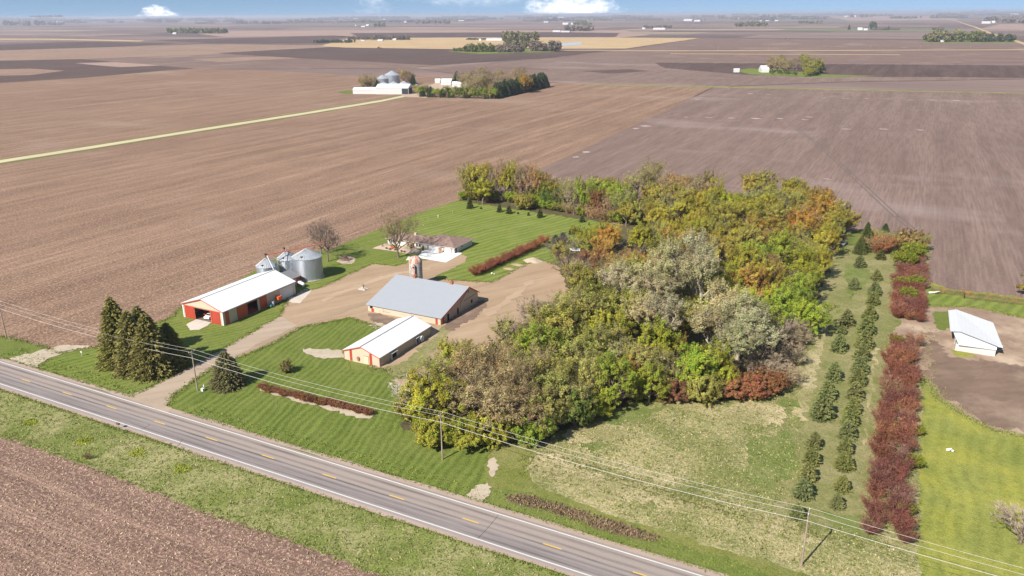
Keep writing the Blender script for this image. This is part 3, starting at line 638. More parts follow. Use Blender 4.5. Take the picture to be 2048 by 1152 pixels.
def conifer(seed, H=8.0, Rb=2.4, n=6500, droop=.25, power=.85, low=.04):
    rd = random.Random(seed); mb = MB(); mb.tube([(0,0,-.3), (0,0,H*.5), (0,0,H*.96)], [H*.022, H*.013, .02], 6, cap=False)
    P = []; T = []; Hh = []; D = []; tiers = int(H / .42)
    for t in range(tiers):
        f = (t + .5) / tiers; z = H * (low + (1 - low) * f); rr = Rb * (1 - f) ** power + .12
        nb = max(5, int(9 + rr * 4.5)); ph = rd.uniform(0, 6.28)
        for k in range(nb):
            a = ph + 2*math.pi*k/nb + rd.gauss(0, .12); L = rr * rd.uniform(.72, 1.12); zz = z + rd.gauss(0, .10)
            ct = min(1, max(0, rd.gauss(.5, .2))); m = max(8, int(n * L / (tiers * nb * Rb * .55)))
            u = rng.uniform(.12, 1, m) ** .75; w = rng.normal(0, .16, m) * (1.15 - u * .6) * (.5 + L * .32)
            x = np.cos(a) * u * L - np.sin(a) * w; y = np.sin(a) * u * L + np.cos(a) * w
            zc = zz - droop * u * L + .20 * (u ** 2) * L * .6 + rng.normal(0, .06, m) - np.abs(w) * .25
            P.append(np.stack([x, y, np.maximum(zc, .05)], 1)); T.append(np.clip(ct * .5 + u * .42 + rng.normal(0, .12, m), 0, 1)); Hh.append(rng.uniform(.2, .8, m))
            D.append(np.tile([math.cos(a), math.sin(a), -.2], (m, 1)))
    return [('trunk', mb.mesh('trunk', M_bark)), ('foliage', cards('foliage', np.concatenate(P), .30, np.concatenate(T), np.concatenate(Hh), M_needle, aspect=1.7, dirs=np.concatenate(D)))]
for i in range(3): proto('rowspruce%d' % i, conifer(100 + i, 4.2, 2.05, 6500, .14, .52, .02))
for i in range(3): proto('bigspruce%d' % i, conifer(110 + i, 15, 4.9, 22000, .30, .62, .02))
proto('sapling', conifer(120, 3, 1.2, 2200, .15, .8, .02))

def shrub(seed, H=3.0, Rr=1.9, stems=70, buds=900, bs=.13, m=None):
    rd = random.Random(seed); C = []; D = []; T = []
    ends = []
    for _ in range(stems):
        a = rd.uniform(0, 6.283); r0 = rd.uniform(0, .35); p = Vector((math.cos(a)*r0*Rr, math.sin(a)*r0*Rr, 0)); d = Vector((math.cos(a)*rd.uniform(.1, .75), math.sin(a)*rd.uniform(.1, .75), 1)).normalized()
        L = H * rd.uniform(.65, 1.05)
        for s in range(3):
            e = p + d * (L / 3); C.append((p + e) / 2); D.append(d); T.append(L / 3 * 1.15); p = e; d = (d + Vector((math.cos(a)*.12 + rd.gauss(0, .12), math.sin(a)*.12 + rd.gauss(0, .12), 0))).normalized()
            for _ in range(3 + 2 * s):
                v = (d + Vector((rd.gauss(0, .5), rd.gauss(0, .5), rd.gauss(0, .35)))).normalized(); l2 = rd.uniform(.3, .8) * H / 3
                C.append(p + v * l2 / 2); D.append(v); T.append(l2); ends.append(p + v * l2)
    n = len(C); me = cards('stems', C, np.array(T), rng.uniform(0, 1, n), rng.uniform(0, 1, n), M_twigc, dirs=D)
    co = np.zeros(4*n*3, 'f'); me.vertices.foreach_get('co', co); co = co.reshape(n, 4, 3); mid = (co[:, 1] + co[:, 3]) / 2
    ax = co[:, 2] - co[:, 0]; side = co[:, 1] - co[:, 3]; side -= ax * ((side * ax).sum(1) / ((ax*ax).sum(1) + 1e-9))[:, None]
    side /= np.linalg.norm(side, axis=1)[:, None] + 1e-9; co[:, 1] = mid + side * .028; co[:, 3] = mid - side * .028
    co[:, :, 2] = np.maximum(co[:, :, 2], .02); me.vertices.foreach_set('co', co.ravel()); me.update()
    E = np.array([tuple(ends[rd.randrange(len(ends))]) for _ in range(buds)]) + rng.normal(0, .13, (buds, 3)); E[:, 2] = np.maximum(E[:, 2], .05)
    return [('twigs', me), ('crown', cards('crown', E, bs, rng.uniform(0, 1, buds), rng.uniform(0, 1, buds), M_leaf))]
for i in range(3): proto('redshrub%d' % i, shrub(200 + i, 3.0, 1.9, 90, 1500, .13))
proto('lowshrub', shrub(210, 1.1, .9, 60, 900, .11))
for i in range(2): proto('leafshrub%d' % i, shrub(220 + i, 2.8, 1.8, 60, 4200, .22))
proto('deadshrub', shrub(230, 3.0, 1.6, 60, 40, .1))

KC = {  # colour of the leaves or buds of each kind
 'Y': ((.375, .385, .050), 'yellow-green'), 'O': ((.335, .320, .080), 'olive'), 'R': ((.47, .295, .065), 'orange-budding'),
 'G': ((.30, .37, .050), 'fresh green'), 'C': ((.44, .40, .215), 'pale silvery-green'), 'K': ((.38, .295, .145), 'brown-budded'),
 'B': ((.38, .305, .20), 'bare grey-brown'), 'S': ((.30, .145, .065), 'rust-red'), 'D': ((.14, .19, .04), 'dark green'), 'P': ((.42, .27, .15), 'pinkish-brown')}
def jit(c, a=.14):
    k = random.uniform(1 - a, 1 + a); return (c[0]*k*random.uniform(.93, 1.07), c[1]*k, c[2]*k*random.uniform(.85, 1.15), 1)
ORD = ['first','second','third','fourth','fifth','sixth','seventh','eighth','ninth','tenth','eleventh','twelfth','thirteenth','fourteenth','fifteenth','sixteenth','seventeenth','eighteenth','nineteenth','twentieth']
def ordw(i):
    if i < 20: return ORD[i]
    t, u = divmod(i + 1, 10); TT = {2: 'twent', 3: 'thirt', 4: 'fort', 5: 'fift', 6: 'sixt', 7: 'sevent', 8: 'eight', 9: 'ninet'}
    if t >= 10: return 'far-back'
    return TT[t] + ('ieth' if u == 0 else 'y-' + ORD[u-1])

seeds = [  # picture point of the crown's middle, kind, height
 (880,735,'G',10),(862,790,'Y',11),(965,735,'K',15),(1012,765,'K',14),(1050,735,'K',14),(1045,800,'K',13),(990,800,'K',13),(935,780,'K',12),(868,855,'Y',6),(935,862,'Y',6),(912,705,'Y',8),(985,850,'Y',7),
 (1070,845,'G',7),(1092,820,'O',9),(1040,680,'O',13),(1078,705,'G',12),(1120,660,'O',14),(1102,750,'Y',12),(1130,790,'O',10),(1172,740,'Y',12),(1160,690,'O',13),(1210,650,'Y',12),
 (1190,812,'Y',5),(1230,760,'G',11),(1240,705,'O',12),(1262,735,'R',8),(1292,720,'Y',11),(1300,765,'Y',8),(1312,690,'Y',11),(1345,738,'Y',10),(1342,772,'S',5),(1392,735,'G',11),(1424,722,'Y',11),(1405,768,'O',7),(1445,752,'Y',7),(1150,810,'D',8),(1075,770,'O',12),
 (1335,650,'C',15),(1292,640,'C',14),(1300,600,'C',16),(1250,620,'O',14),(1205,605,'O',14),(1242,580,'C',16),(1180,640,'O',13),(1132,622,'O',13),(1085,640,'O',12),
 (1342,552,'C',21),(1388,535,'C',22),(1312,565,'C',19),(1405,560,'C',20),(1365,590,'O',9),
 (1440,625,'C',17),(1482,645,'C',16),(1425,670,'C',14),(1505,680,'C',14),(1462,700,'C',13),(1522,710,'B',10),(1540,640,'G',10),(1572,605,'G',11),(1592,578,'G',10),(1560,660,'B',9),(1612,575,'G',9),
 (1462,768,'S',5),(1505,770,'S',5),(1535,758,'S',5),(1552,735,'B',6),(1580,700,'B',7),(1588,660,'B',7),(1572,745,'B',5),(1378,770,'S',4),
 (1362,645,'Y',9),(1378,622,'Y',9),(1345,690,'R',8),
 (1462,562,'R',11),(1500,572,'R',11),(1532,560,'R',11),(1482,592,'R',11),(1540,532,'R',10),(1450,600,'R',10),
 (1242,520,'R',11),(1272,550,'O',11),(1292,530,'R',11),(1182,520,'S',9),(1205,500,'R',10),(1162,560,'O',11),(1150,535,'K',10),(1182,575,'D',8),(1225,545,'Y',11),(1150,600,'O',10),
 (1282,480,'Y',11),(1312,470,'Y',11),(1332,505,'O',11),(1352,480,'R',11),(1382,470,'Y',11),(1402,450,'Y',11),(1442,460,'Y',11),(1472,470,'Y',11),(1502,485,'O',11),(1522,452,'R',10),(1540,475,'S',9),(1562,442,'O',11),
 (1562,495,'G',11),(1582,470,'O',11),(1602,450,'R',11),(1622,440,'R',12),(1645,425,'R',12),(1642,400,'R',12),(1662,450,'Y',10),(1652,482,'Y',10),(1622,500,'Y',11),(1642,525,'Y',9),(1602,530,'Y',11),(1622,552,'Y',9),
 (1282,420,'O',11),(1312,430,'Y',11),(1342,410,'O',12),(1372,420,'Y',11),(1402,400,'Y',12),(1432,412,'G',11),(1462,402,'Y',11),(1492,402,'Y',11),(1522,395,'Y',12),(1552,390,'Y',12),(1452,430,'O',11),(1502,430,'O',11),(1542,420,'O',11),(1602,420,'O',11),(1612,400,'O',11),(1672,440,'O',10),
 (1275,360,'O',17),(1300,350,'R',17),(1350,372,'K',14),(1382,380,'K',13),(1412,386,'P',11),(1332,392,'O',12),(1422,370,'O',13),(1240,400,'G',13),(1205,382,'G',13)]
treeline = [(937,400,'O',16,5),(955,400,'Y',17,4.5),(975,402,'B',15,3.5),(999,403,'P',19,3),(1016,403,'Y',14,4),(1035,404,'K',16,3.6),(1055,406,'P',18,4.5),(1078,408,'R',17,4.5),(1092,412,'D',9,3),(1106,418,'D',9,4),(1128,424,'O',13,4.5),(1148,430,'B',14,4),(1168,432,'G',16,3.6),(1182,434,'P',10,3),(1196,437,'S',11,3.2),(1212,440,'P',11,3),(1226,440,'B',12,4),(1243,446,'G',13,3.6),(1160,415,'B',13,4),(1118,405,'B',12,4),(1200,418,'O',12,4),(1230,415,'O',12,4),(945,398,'K',13,4),(1066,404,'D',10,3),(965,394,'O',15,4),(985,396,'K',14,4),(1025,397,'O',15,4),(1045,398,'K',14,4),(1085,402,'O',12,4),(1140,415,'Y',13,4),(1180,418,'O',13,4),(1215,425,'Y',11,4),(1100,408,'Y',11,4),(1256,440,'O',11,4)]
def inpoly(x, y, P):
    c = False; n = len(P)
    for i in range(n):
        x1, y1 = P[i]; x2, y2 = P[(i+1) % n]
        if (y1 > y) != (y2 > y) and x < (x2-x1)*(y-y1)/(y2-y1) + x1: c = not c
    return c
GW = GP(GROVE); FILL = GP(GROVE[:-5] + [(1195, 625), (1140, 700), (1070, 750), (985, 800), (900, 835)])
trees = []   # x, y, kind, H, Rc
for (px, py, k, h) in seeds:
    q = G(px, py, h * .62); trees.append((q.x, q.y, k, h, None))
for (px, py, k, h, r) in treeline:
    q = G(px, py); trees.append((q.x, q.y, k, h, r))
ns = len(trees); sk = [(t[0], t[1], t[2], t[3]) for t in trees]
for _ in range(9000):
    if len(trees) >= 236: break
    x = random.uniform(-60, 112); y = random.uniform(20, 290)
    if not inpoly(x, y, FILL): continue
    if min((x-t[0])**2 + (y-t[1])**2 for t in trees) < 5.2**2: continue
    near = sorted(sk, key=lambda s: (s[0]-x)**2 + (s[1]-y)**2)[:3]; s = random.choice(near[:2] if random.random() < .8 else near)
    k = s[2] if s[2] not in 'SD' else 'O'
    if k == 'C' and s[3] > 17: k = 'O'
    trees.append((x, y, k, min(12, s[3]) * random.uniform(.75, .98), None))
def zone(x, y):
    if y > 150 and x < 25: return 'in the back-lawn tree line'
    if x > 96 and y > 90: return 'on the grove side facing spruces'
    if y < 48: return 'at the grove corner by the highway'
    if x < 50 and y < 130: return 'on the grove side facing the barnyard'
    if y < 85: return 'in the front grove above the meadow'
    if y < 150: return 'in mid grove'
    return 'in the far grove by tilled soil'
cnt = {}
trees = [(t[0], t[1], 'Y' if (t[2] == 'R' and random.random() < .25) else t[2], t[3], t[4]) for t in trees]
trees.sort(key=lambda t: t[1])
tot = {}
for t in trees: tot[(t[2], zone(t[0], t[1]))] = tot.get((t[2], zone(t[0], t[1])), 0) + 1
for (x, y, k, h, r) in trees:
    zn = zone(x, y); c, cn = KC[k]; key = (k, zn); i = cnt.get(key, 0); cnt[key] = i + 1
    if k == 'B': pk = 'bare%d' % random.randrange(2); bh = 10; what = 'tree'
    elif k in 'KP': pk = 'sparse%d' % random.randrange(3); bh = 10; what = 'tree'
    elif k == 'C': pk = 'tall%d' % random.randrange(2); bh = 18; what = 'tall tree'
    elif h <= 7.2 or (k == 'D'): pk = 'bushy%d' % random.randrange(2); bh = 6; what = 'small tree'
    elif random.random() < .22: pk = 'sparse%d' % random.randrange(3); bh = 10; what = 'tree'
    else: pk = 'leafy%d' % random.randrange(5); bh = 10; what = 'tree'
    sz = h / bh; rr = {'bare': 4.1, 'spar': 4.1, 'tall': 5.4, 'bush': 3.3, 'leaf': 4.2}[pk[:4]]
    if r is None: r = min(6.2, max(3.0, h * .40)) * random.uniform(.92, 1.15)
    if k == 'C': r = random.uniform(5.0, 6.3)
    sx = r / rr
    if i == 0 and tot[key] == 1: lab = '%s %s %s' % (cn, what, zn)
    else: lab = '%s %s %s, %s such from the highway' % (cn, what, zn, ordw(i))
    col = jit(c)
    if k in 'YO' and y > 130: w_ = random.uniform(.0, .6); col = tuple(col[j] * (1 - w_) + (.50, .37, .060)[j] * w_ for j in range(3)) + (1,)
    if pk[:4] in ('spar', 'bare') and k not in 'KPB': col = jit(tuple(v * .75 + w * .25 for v, w in zip(c, KC['B'][0])))
    place(pk, 'tree', lab, 'tree', (x, y, 0), random.uniform(0, 6.28), (sx, sx * random.uniform(.92, 1.08), sz), col, 'trees of the big grove beside the farm')

def at(px, py, z=0): q = G(px, py, z); return (q.x, q.y, 0)
# undergrowth along the grove edge
nu = 0
for (px, py, k) in [(822,840,'O'),(848,852,'Y'),(900,885,'G'),(925,882,'Y'),(958,880,'O'),(1062,872,'G'),(1085,868,'O'),(1110,850,'B'),(1290,792,'B'),(1325,785,'S'),(1350,790,'S'),(1380,788,'S'),(1430,785,'B'),(1455,795,'S'),(1480,792,'S'),(1500,795,'S'),(1525,788,'S'),(1550,778,'S'),(1575,765,'B'),(1590,730,'B'),(1602,690,'B'),(1606,660,'B'),(1212,805,'O'),(1240,800,'B'),(1270,800,'O')]:
    kk = 'leafshrub0' if k in 'YGO' else 'redshrub%d' % (nu % 3)
    s = random.uniform(.9, 1.4); place(kk, 'shrub', '%s brush at the foot of the grove edge, %s from the left' % (KC[k][1], ordw(nu)), 'shrub', at(px, py), random.uniform(0, 6), (s*1.2, s*1.2, s), jit(KC[k][0]), 'brush along the grove edge'); nu += 1
for i, (px, k) in enumerate([(926,'G'),(942,'O'),(958,'O'),(974,'K'),(990,'O'),(1006,'K'),(1022,'G'),(1038,'O'),(1054,'K'),(1070,'G'),(1090,'G'),(1104,'G'),(1120,'O'),(1136,'K'),(1150,'K'),(1164,'G'),(1178,'P'),(1190,'P'),(1202,'P'),(1214,'P'),(1226,'O'),(1238,'G')]):
    s = random.uniform(1.1, 1.7); py = 400 + (px - 926) * .04 if px < 1010 else 403 + (px - 1010) * .19
    place('leafshrub%d' % (i % 2) if k in 'GO' else 'redshrub%d' % (i % 3), 'shrub', '%s brush under the back-lawn tree line, %s from the left' % (KC[k][1], ordw(i)), 'shrub', at(px, py), i, (s, s, s * 1.1), jit(KC[k][0]), 'brush under the back-lawn tree line')
# big spruces left of the drive
for i, (px, py, H_, R_, lb) in enumerate([(243,733,17.6,5.2,'tallest spruce of the clump, leftmost by the highway entrance'),(272,745,15.5,5.0,'second spruce from the left in the clump beside the drive'),(308,752,15.6,5.5,'third spruce from the left in the clump beside the drive'),(343,738,11.5,4.8,'lower spruce at the right end of the clump beside the drive'),(288,712,13,4.6,'spruce at the back of the clump, facing the shed')]):
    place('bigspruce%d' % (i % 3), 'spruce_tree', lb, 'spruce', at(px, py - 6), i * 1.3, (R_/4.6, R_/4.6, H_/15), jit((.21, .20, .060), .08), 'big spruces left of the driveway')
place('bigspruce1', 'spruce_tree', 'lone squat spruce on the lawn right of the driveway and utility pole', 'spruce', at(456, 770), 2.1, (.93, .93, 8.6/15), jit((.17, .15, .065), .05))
# two planted rows of spruces
rowL = [(1594,1034),(1605,993),(1614,960),(1622,927),(1627,896),(1643,836),(1653,798),(1666,760),(1676,702),(1684,668),(1692,650),(1707,578),(1719,534)]
rowR = [(1673,1014),(1683,980),(1687,937),(1689,906),(1694,876),(1699,850),(1705,825),(1709,797),(1715,768),(1719,745),(1723,719),(1728,695),(1732,668),(1738,638),(1745,608),(1748,590),(1752,560)]
for rn, row in (('left', rowL), ('right', rowR)):
    for i, q in enumerate(row):
        s = random.uniform(.80, 1.08)
        if i in (0,): s *= .85
        s *= (.92 if i < 5 else 1.18) if rn == 'left' else (.88 if i < 6 else 1.05)
        if rn == 'left' and i in (9,): s *= .5
        if rn == 'left' and i > 10: s *= .9
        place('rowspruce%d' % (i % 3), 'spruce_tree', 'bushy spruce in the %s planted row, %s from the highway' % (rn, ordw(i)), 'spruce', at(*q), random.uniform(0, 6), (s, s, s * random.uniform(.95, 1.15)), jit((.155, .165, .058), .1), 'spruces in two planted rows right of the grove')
place('bigspruce0', 'spruce_tree', 'tall narrow spruce at the far end of the tree rows', 'spruce', at(1729, 502), 1, (.62, .62, .72), jit((.10, .12, .035)))
place('bigspruce2', 'spruce_tree', 'short spruce hugging the left side of the tall narrow one', 'spruce', at(1719, 507), 2, (.55, .55, .42), jit((.10, .12, .035)))
place('bigspruce1', 'spruce_tree', 'smaller blue-green spruce by the tilled field, far end of the rows', 'spruce', at(1767, 482), 1, (.55, .55, .46), jit((.07, .105, .045)))
place('sapling', 'spruce_tree', 'little round spruce in front of the rusty shrubs', 'spruce', at(1761, 518), 0, (1.5, 1.5, 1.1), jit((.11, .12, .04)))
for i, (px, py, k) in enumerate([(1740,500,'S'),(1748,505,'K'),(1757,508,'S'),(1748,492,'O'),(1763,498,'K'),(1770,505,'S')]):
    place('redshrub%d' % (i % 3), 'shrub', '%s shrub between the far spruces, %s from the left' % (KC[k][1], ordw(i)), 'shrub', at(px, py), i, (1.7, 1.7, 1.9), jit(KC[k][0]), 'shrubs between the far spruces')
# saplings on the back lawn
for i, (px, py, H_, R_, lb) in enumerate([(940,417,4.6,1.5,'tallest of the small spruces on the back lawn, leftmost'),(999,424,3.4,1.3,'small spruce on the back lawn, second from the left'),(1018,427,3.4,1.4,'small spruce on the back lawn beside its twin, third from the left'),(1080,435,3.6,1.4,'small spruce alone near the middle of the back lawn'),(1164,444,2.8,1.3,'small spruce on the back lawn nearest the tree line'),(1057,431,1.5,.6,'tiny spruce seedling on the back lawn left of the middle one'),(962,418,1.0,.5,'tiniest evergreen seedling right of the tallest back-lawn spruce'),(1178,450,1.0,.5,'tiny seedling at the right end of the back lawn'),(1036,428,1.1,.5,'tiny evergreen seedling in the row on the back lawn')]):
    place('sapling', 'young_spruce', lb, 'spruce', at(px, py), i, (R_/1.2, R_/1.2, H_/3), jit((.07, .095, .03)), 'young spruces on the back lawn')
place('rowspruce0', 'spruce_tree', 'round spruce with a long shadow on the right of the back lawn', 'spruce', at(1145, 468), 0, (.75, .75, .75), jit((.07, .095, .035)))
place('rowspruce1', 'spruce_tree', 'spruce touching the round one on the back lawn, on its right', 'spruce', at(1156, 467), 2, (.6, .6, .55), jit((.07, .095, .035)))
place('rowspruce2', 'spruce_tree', 'dark grey spruce right of the end of the red hedge', 'spruce', at(1111, 487), 1, (.85, .85, .8), jit((.075, .085, .06)))
place('rowspruce0', 'spruce_tree', 'taller dark grey spruce overlapping the bare treetops by the lawn', 'spruce', at(1126, 487), 4, (1.0, 1.0, 1.0), jit((.07, .08, .055)))
# big red hedge on the right
ri = 0
def hedge_at(y0, y1, tag_, base_):
    global ri
    y = y0; i = 0
    while y < y1:
        for x in ((128.2, 131.7) if y0 < 100 else (127.4, 130.2, 133.0)):
            s = random.uniform(.72, 1.05); k = random.random()
            c = (.215, .090, .062) if k < .65 else (.30, .135, .08) if k < .85 else (.27, .15, .10)
            place('redshrub%d' % (ri % 3), 'shrub', 'dark red shrub, %s from the highway in the %s file of the %s hedge' % (ordw(i), 'left' if x < 129 else 'middle' if x < 131 else 'right', tag_), 'shrub',
                  (x + random.gauss(0, .5), y + random.gauss(0, .4), 0), random.uniform(0, 6), (1.05*s, 1.05*s, base_*s*(1.0 if y0 < 100 else 1.1)), jit(c), 'red shrubs of the tall right-hand hedge'); ri += 1
        y += 3.4; i += 1
hedge_at(26.5, 115, 'near', 1.05)
hedge_at(135, 198, 'far', .9)
for i, (px, py, s, lb) in enumerate([(1836,870,.4,'green bush poking out of the red hedge beside the dandelion grass, farther one'),(1826,935,.5,'yellow-green bush in the red hedge, largest one next to the dandelion grass'),(1812,1030,.45,'small yellow-green bush low in the near red hedge'),(1824,842,.35,'green tuft on the right side of the red hedge near the brown yard'),(1795,690,.5,'small green bush at the head of the near red hedge'),
        (1806,535,1.15,'bright green round bush in the far red hedge'),(1826,520,1.2,'bright green bush farther back in the far red hedge, right side'),(1802,575,.7,'yellow-green bush left in the far red hedge'),(1832,575,.75,'yellow-green bush on the right edge of the far red hedge'),(1815,600,.75,'yellow-green bush in the middle of the far red hedge'),(1800,860,.35,'small green sprig inside the near red hedge')]):
    place('leafshrub%d' % (i % 2), 'bush', lb, 'bush', at(px, py), i, (1.5*s, 1.5*s, 1.5*s), jit((.235, .265, .035), .08), 'green bushes within the red hedge')
place('bushy0', 'tree', 'golden-green rounded tree at the far end of the right-hand hedge', 'tree', at(1818, 500), 1, (1.35, 1.35, 1.2), jit((.31, .235, .075)))
place('bushy1', 'tree', 'yellow tree at the right picture edge by the wooden fence', 'tree', at(2056, 590), 1, (.8, .8, .9), jit((.34, .28, .07)))
# hedge in the yard lawn, and behind the barn
for i in range(38):
    f = i / 37; px = 522 + f * 218; py = 778 + f * 52 + random.uniform(-3, 3)
    place('lowshrub', 'shrub', 'low rust-brown shrub in the lawn bed, %s from the left' % ordw(i), 'shrub', at(px, py), i, (random.uniform(.9, 1.4), random.uniform(.9, 1.3), random.uniform(.75, 1.2)), jit((.28, .135, .070), .2), 'low rust-brown shrubs in the front lawn bed')
sheet('mulch_bed', [(515, 774), (600, 792), (700, 815), (748, 830), (740, 838), (700, 832), (620, 810), (560, 792), (520, 782)], M_path, .53, .8, .35)
for i in range(17):
    f = i / 16; px = 950 + f * 125; py = 551 - f * 57
    place('redshrub%d' % (i % 3), 'shrub', 'red shrub in the hedge behind the barn, %s from the left' % ordw(i), 'shrub', at(px, py), i, (1.0, 1.0, .85 + .12 * math.sin(i * 1.7)), jit((.27, .105, .062)), 'red shrubs of the hedge behind the barn')
place('redshrub1', 'shrub', 'lone red shrub between the hedge end and the dark spruces', 'shrub', at(1090, 486), 0, (1.1, 1.1, .9), jit((.32, .10, .06)))
place('bushy1', 'bush', 'small round yellow-brown bush alone on the front lawn', 'bush', at(575, 744), 0, (.42, .42, .45), jit((.22, .19, .06)))
place('deadshrub', 'shrub', 'dry bare shrub in the roadside ditch grass', 'shrub', at(176, 918), 0, (.45, .45, .5), jit((.20, .14, .07)))
place('deadshrub', 'shrub', 'pale dead brush leaning beside the grove near the front lawn', 'shrub', at(818, 812), 0, (1.9, 1.9, 2.0), (.50, .44, .36, 1))
# single trees
place('housetree', 'tree', 'big bare-branched shade tree just leafing in front of the house', 'tree', at(797, 515), .6, (1.0, 1.0, 1.06), (.30, .235, .08, 1))
place('bare0', 'tree', 'slim bare tree behind the grain bins, nearer of two', 'tree', at(656, 523), 1, (1.05, 1.05, 1.5), (.20, .15, .12, 1), None, (1,1,1,1))
place('bare1', 'tree', 'smaller bare tree left of the slim one behind the grain bins', 'tree', at(643, 508), 2, (.95, .95, 1.25), (.22, .165, .13, 1))
place('bare0', 'tree', 'pale-trunked bare tree at the lower right picture edge', 'tree', at(2041, 1088), 2.2, (1.0, 1.0, .78), (.40, .31, .25, 1))
place('bare1', 'tree', 'bare dark tree spreading over the end of the barnyard', 'tree', at(1135, 560), .5, (1.15, 1.15, 1.0), (.14, .10, .09, 1))
place('bare0', 'tree', 'bare grey tree over the yard right of the barn', 'tree', at(1075, 668), .9, (.9, .9, 1.1), (.20, .155, .13, 1))
place('bare1', 'tree', 'low bare tree nearest the small barn at the yard edge', 'tree', at(1022, 690), 2.9, (.75, .75, .8), (.22, .17, .14, 1))
place('bare0', 'tree', 'bare dark tree overlapping the grey spruces by the lawn', 'tree', at(1120, 520), 3.9, (1.2, 1.2, .95), (.15, .12, .10, 1))

# ------------------------------------------------------------------ grass tufts and crop residue, as loose blades
M_blade = leaf_material('grass_blade', .25, .45)
def scatter(name, polys, n, size, color, label, z=.0, flat=.0, aspect=1.6, avoid=None, clump=0, row=None, kind='grass'):
    P_ = [GP(p) if not w else p for p, w in polys]; C = []; D = []
    xs = [q[0] for p in P_ for q in p]; ys = [q[1] for p in P_ for q in p]; x0, x1, y0, y1 = max(-75, min(xs)), min(175, max(xs)), max(-45, min(ys)), max(ys)
    tries = 0
    while len(C) < n and tries < n * 30:
        tries += 1; x = random.uniform(x0, x1); y = random.uniform(y0, y1)
        if not any(inpoly(x, y, p) for p in P_): continue
        # keep only what this side of the road shows
        if row: y = round(y / row) * row + random.gauss(0, row * .16)
        m_ = 1 if not clump else random.randint(1, clump)
        for _ in range(m_):
            C.append((x + random.gauss(0, .22) * (m_ > 1), y + random.gauss(0, .22) * (m_ > 1), z + size * .25 * (1 - flat)))
            D.append((random.gauss(0, .6), random.gauss(0, .6), (1 - flat) * 1.1 + .02))
    n = len(C); me = cards(name, C, size, rng.uniform(0, 1, n), rng.uniform(0, 1, n), M_blade, aspect=aspect, dirs=D, face=np.tile([0, -.2, 1.0], (n, 1)) if flat > .5 else None)
    o = bpy.data.objects.new(name, me); COL.objects.link(o); o.color = (*color, 1); tag(o, label, kind, None, 'stuff')
DIT = [(NEDGE[:-1] + [(95, -12), (95, -5.6), (-75, -5.6), (-75, NEDGE[0][1])], True)]
scatter('grass_tufts', DIT, 9000, .19, (.20, .25, .06), 'green grass tufts of the ditch below the highway', clump=5)
scatter('dry_grass', DIT, 8000, .20, (.40, .36, .18), 'dry straw-coloured grass wisps in the highway ditch', clump=6)
MEA = [([(1060, 940), (1110, 890), (1200, 840), (1460, 800), (1600, 760), (1600, 1040), (1700, 1060), (1840, 1110), (1800, 1200), (1500, 1100), (1240, 1030)], False)]
scatter('dry_grass', MEA, 9000, .21, (.46, .40, .22), 'dry grass tufts scattered over the meadow', clump=5)
scatter('grass_tufts', MEA, 9000, .26, (.22, .245, .075), 'green tufts growing through the dry meadow', clump=5)
scatter('rushes', [([(1010, 990), (1060, 992), (1150, 1018), (1250, 1050), (1330, 1078), (1290, 1082), (1180, 1052), (1080, 1018), (1020, 1004)], False)], 1800, .36, (.27, .19, .115), 'brown dry rushes standing in the roadside ditch', clump=5)
scatter('verge_tufts', [([(-75, 6.6), (-24.5, 6.6), (-24.5, 9), (-75, 12)], True), ([(-8, 6.6), (137, 6.8), (137, 10.5), (60, 9.5), (-8, 9)], True)], 4500, .22, (.22, .27, .06), 'rough grass along the far shoulder of the highway', clump=4)
NF = [([(-75, NEDGE[0][1])] + [(x_, y_ - .3) for x_, y_ in NEDGE[:-1]] + [(85, -45), (-75, -45)], True)]
scatter('crop_residue', NF, 22000, .20, (.46, .35, .24), 'pale crop residue lying in rows on the near field', z=.03, flat=.85, aspect=1.8, row=.76, kind='crop residue')
LF = [([(-75, 16), (-66, 16), (-61, 40), (-60.5, 100), (-75, 130)], True), ([(-160, 18), (-75, 18), (-75, 170), (-160, 170)], True)]
for (px, py, r_) in ((60, 845, 1.6), (170, 882, 2.0), (275, 905, 2.0), (365, 938, 1.8)):
    c_ = G(px, py); scatter('flowering_weeds', [([(c_.x + r_*math.cos(a_*.785), c_.y + r_*.8*math.sin(a_*.785)) for a_ in range(8)], True)], 420, .20, (.38, .42, .06), 'bright yellow-green weed patch in the ditch, %s from the left' % ordw([60, 170, 275, 365].index(px)), clump=4)

def fringe(name, px_pts, n, wd, size, color, label, world=False):
    pts = px_pts if world else GP(px_pts); C = []; D = []; segs = [(Vector(pts[i]), Vector(pts[i+1])) for i in range(len(pts)-1)]; L_ = [(b-a).length for a, b in segs]
    while len(C) < n:
        a, b = random.choices(segs, L_)[0]; q_ = a.lerp(b, random.random()); 
        if q_.x < -90 or q_.x > 190: continue
        ox, oy = random.gauss(0, wd), random.gauss(0, wd)
        for _ in range(random.randint(1, 6)):
            C.append((q_.x + ox + random.gauss(0, .15), q_.y + oy + random.gauss(0, .15), .12)); D.append((random.gauss(0, .6), random.gauss(0, .6), 1))
    n = len(C); o = bpy.data.objects.new(name, cards(name, C, size, rng.uniform(0, 1, n), rng.uniform(0, 1, n), M_blade, aspect=1.5, dirs=D)); COL.objects.link(o); o.color = (*color, 1); tag(o, label, 'grass', None, 'stuff')
fringe('edge_grass', [(338, 812), (345, 792), (420, 738), (540, 690), (600, 655), (640, 648), (700, 636), (760, 655)], 5000, .45, .19, (.21, .25, .055), 'ragged grass along the lawn edge of the driveway')
fringe('edge_grass', [(255, 794), (300, 775), (345, 752), (400, 722), (470, 685), (520, 655), (560, 632), (575, 600), (600, 584), (640, 576), (700, 548), (745, 527), (788, 532), (815, 526)], 5000, .45, .19, (.21, .25, .055), 'ragged grass along the shed side of the driveway')
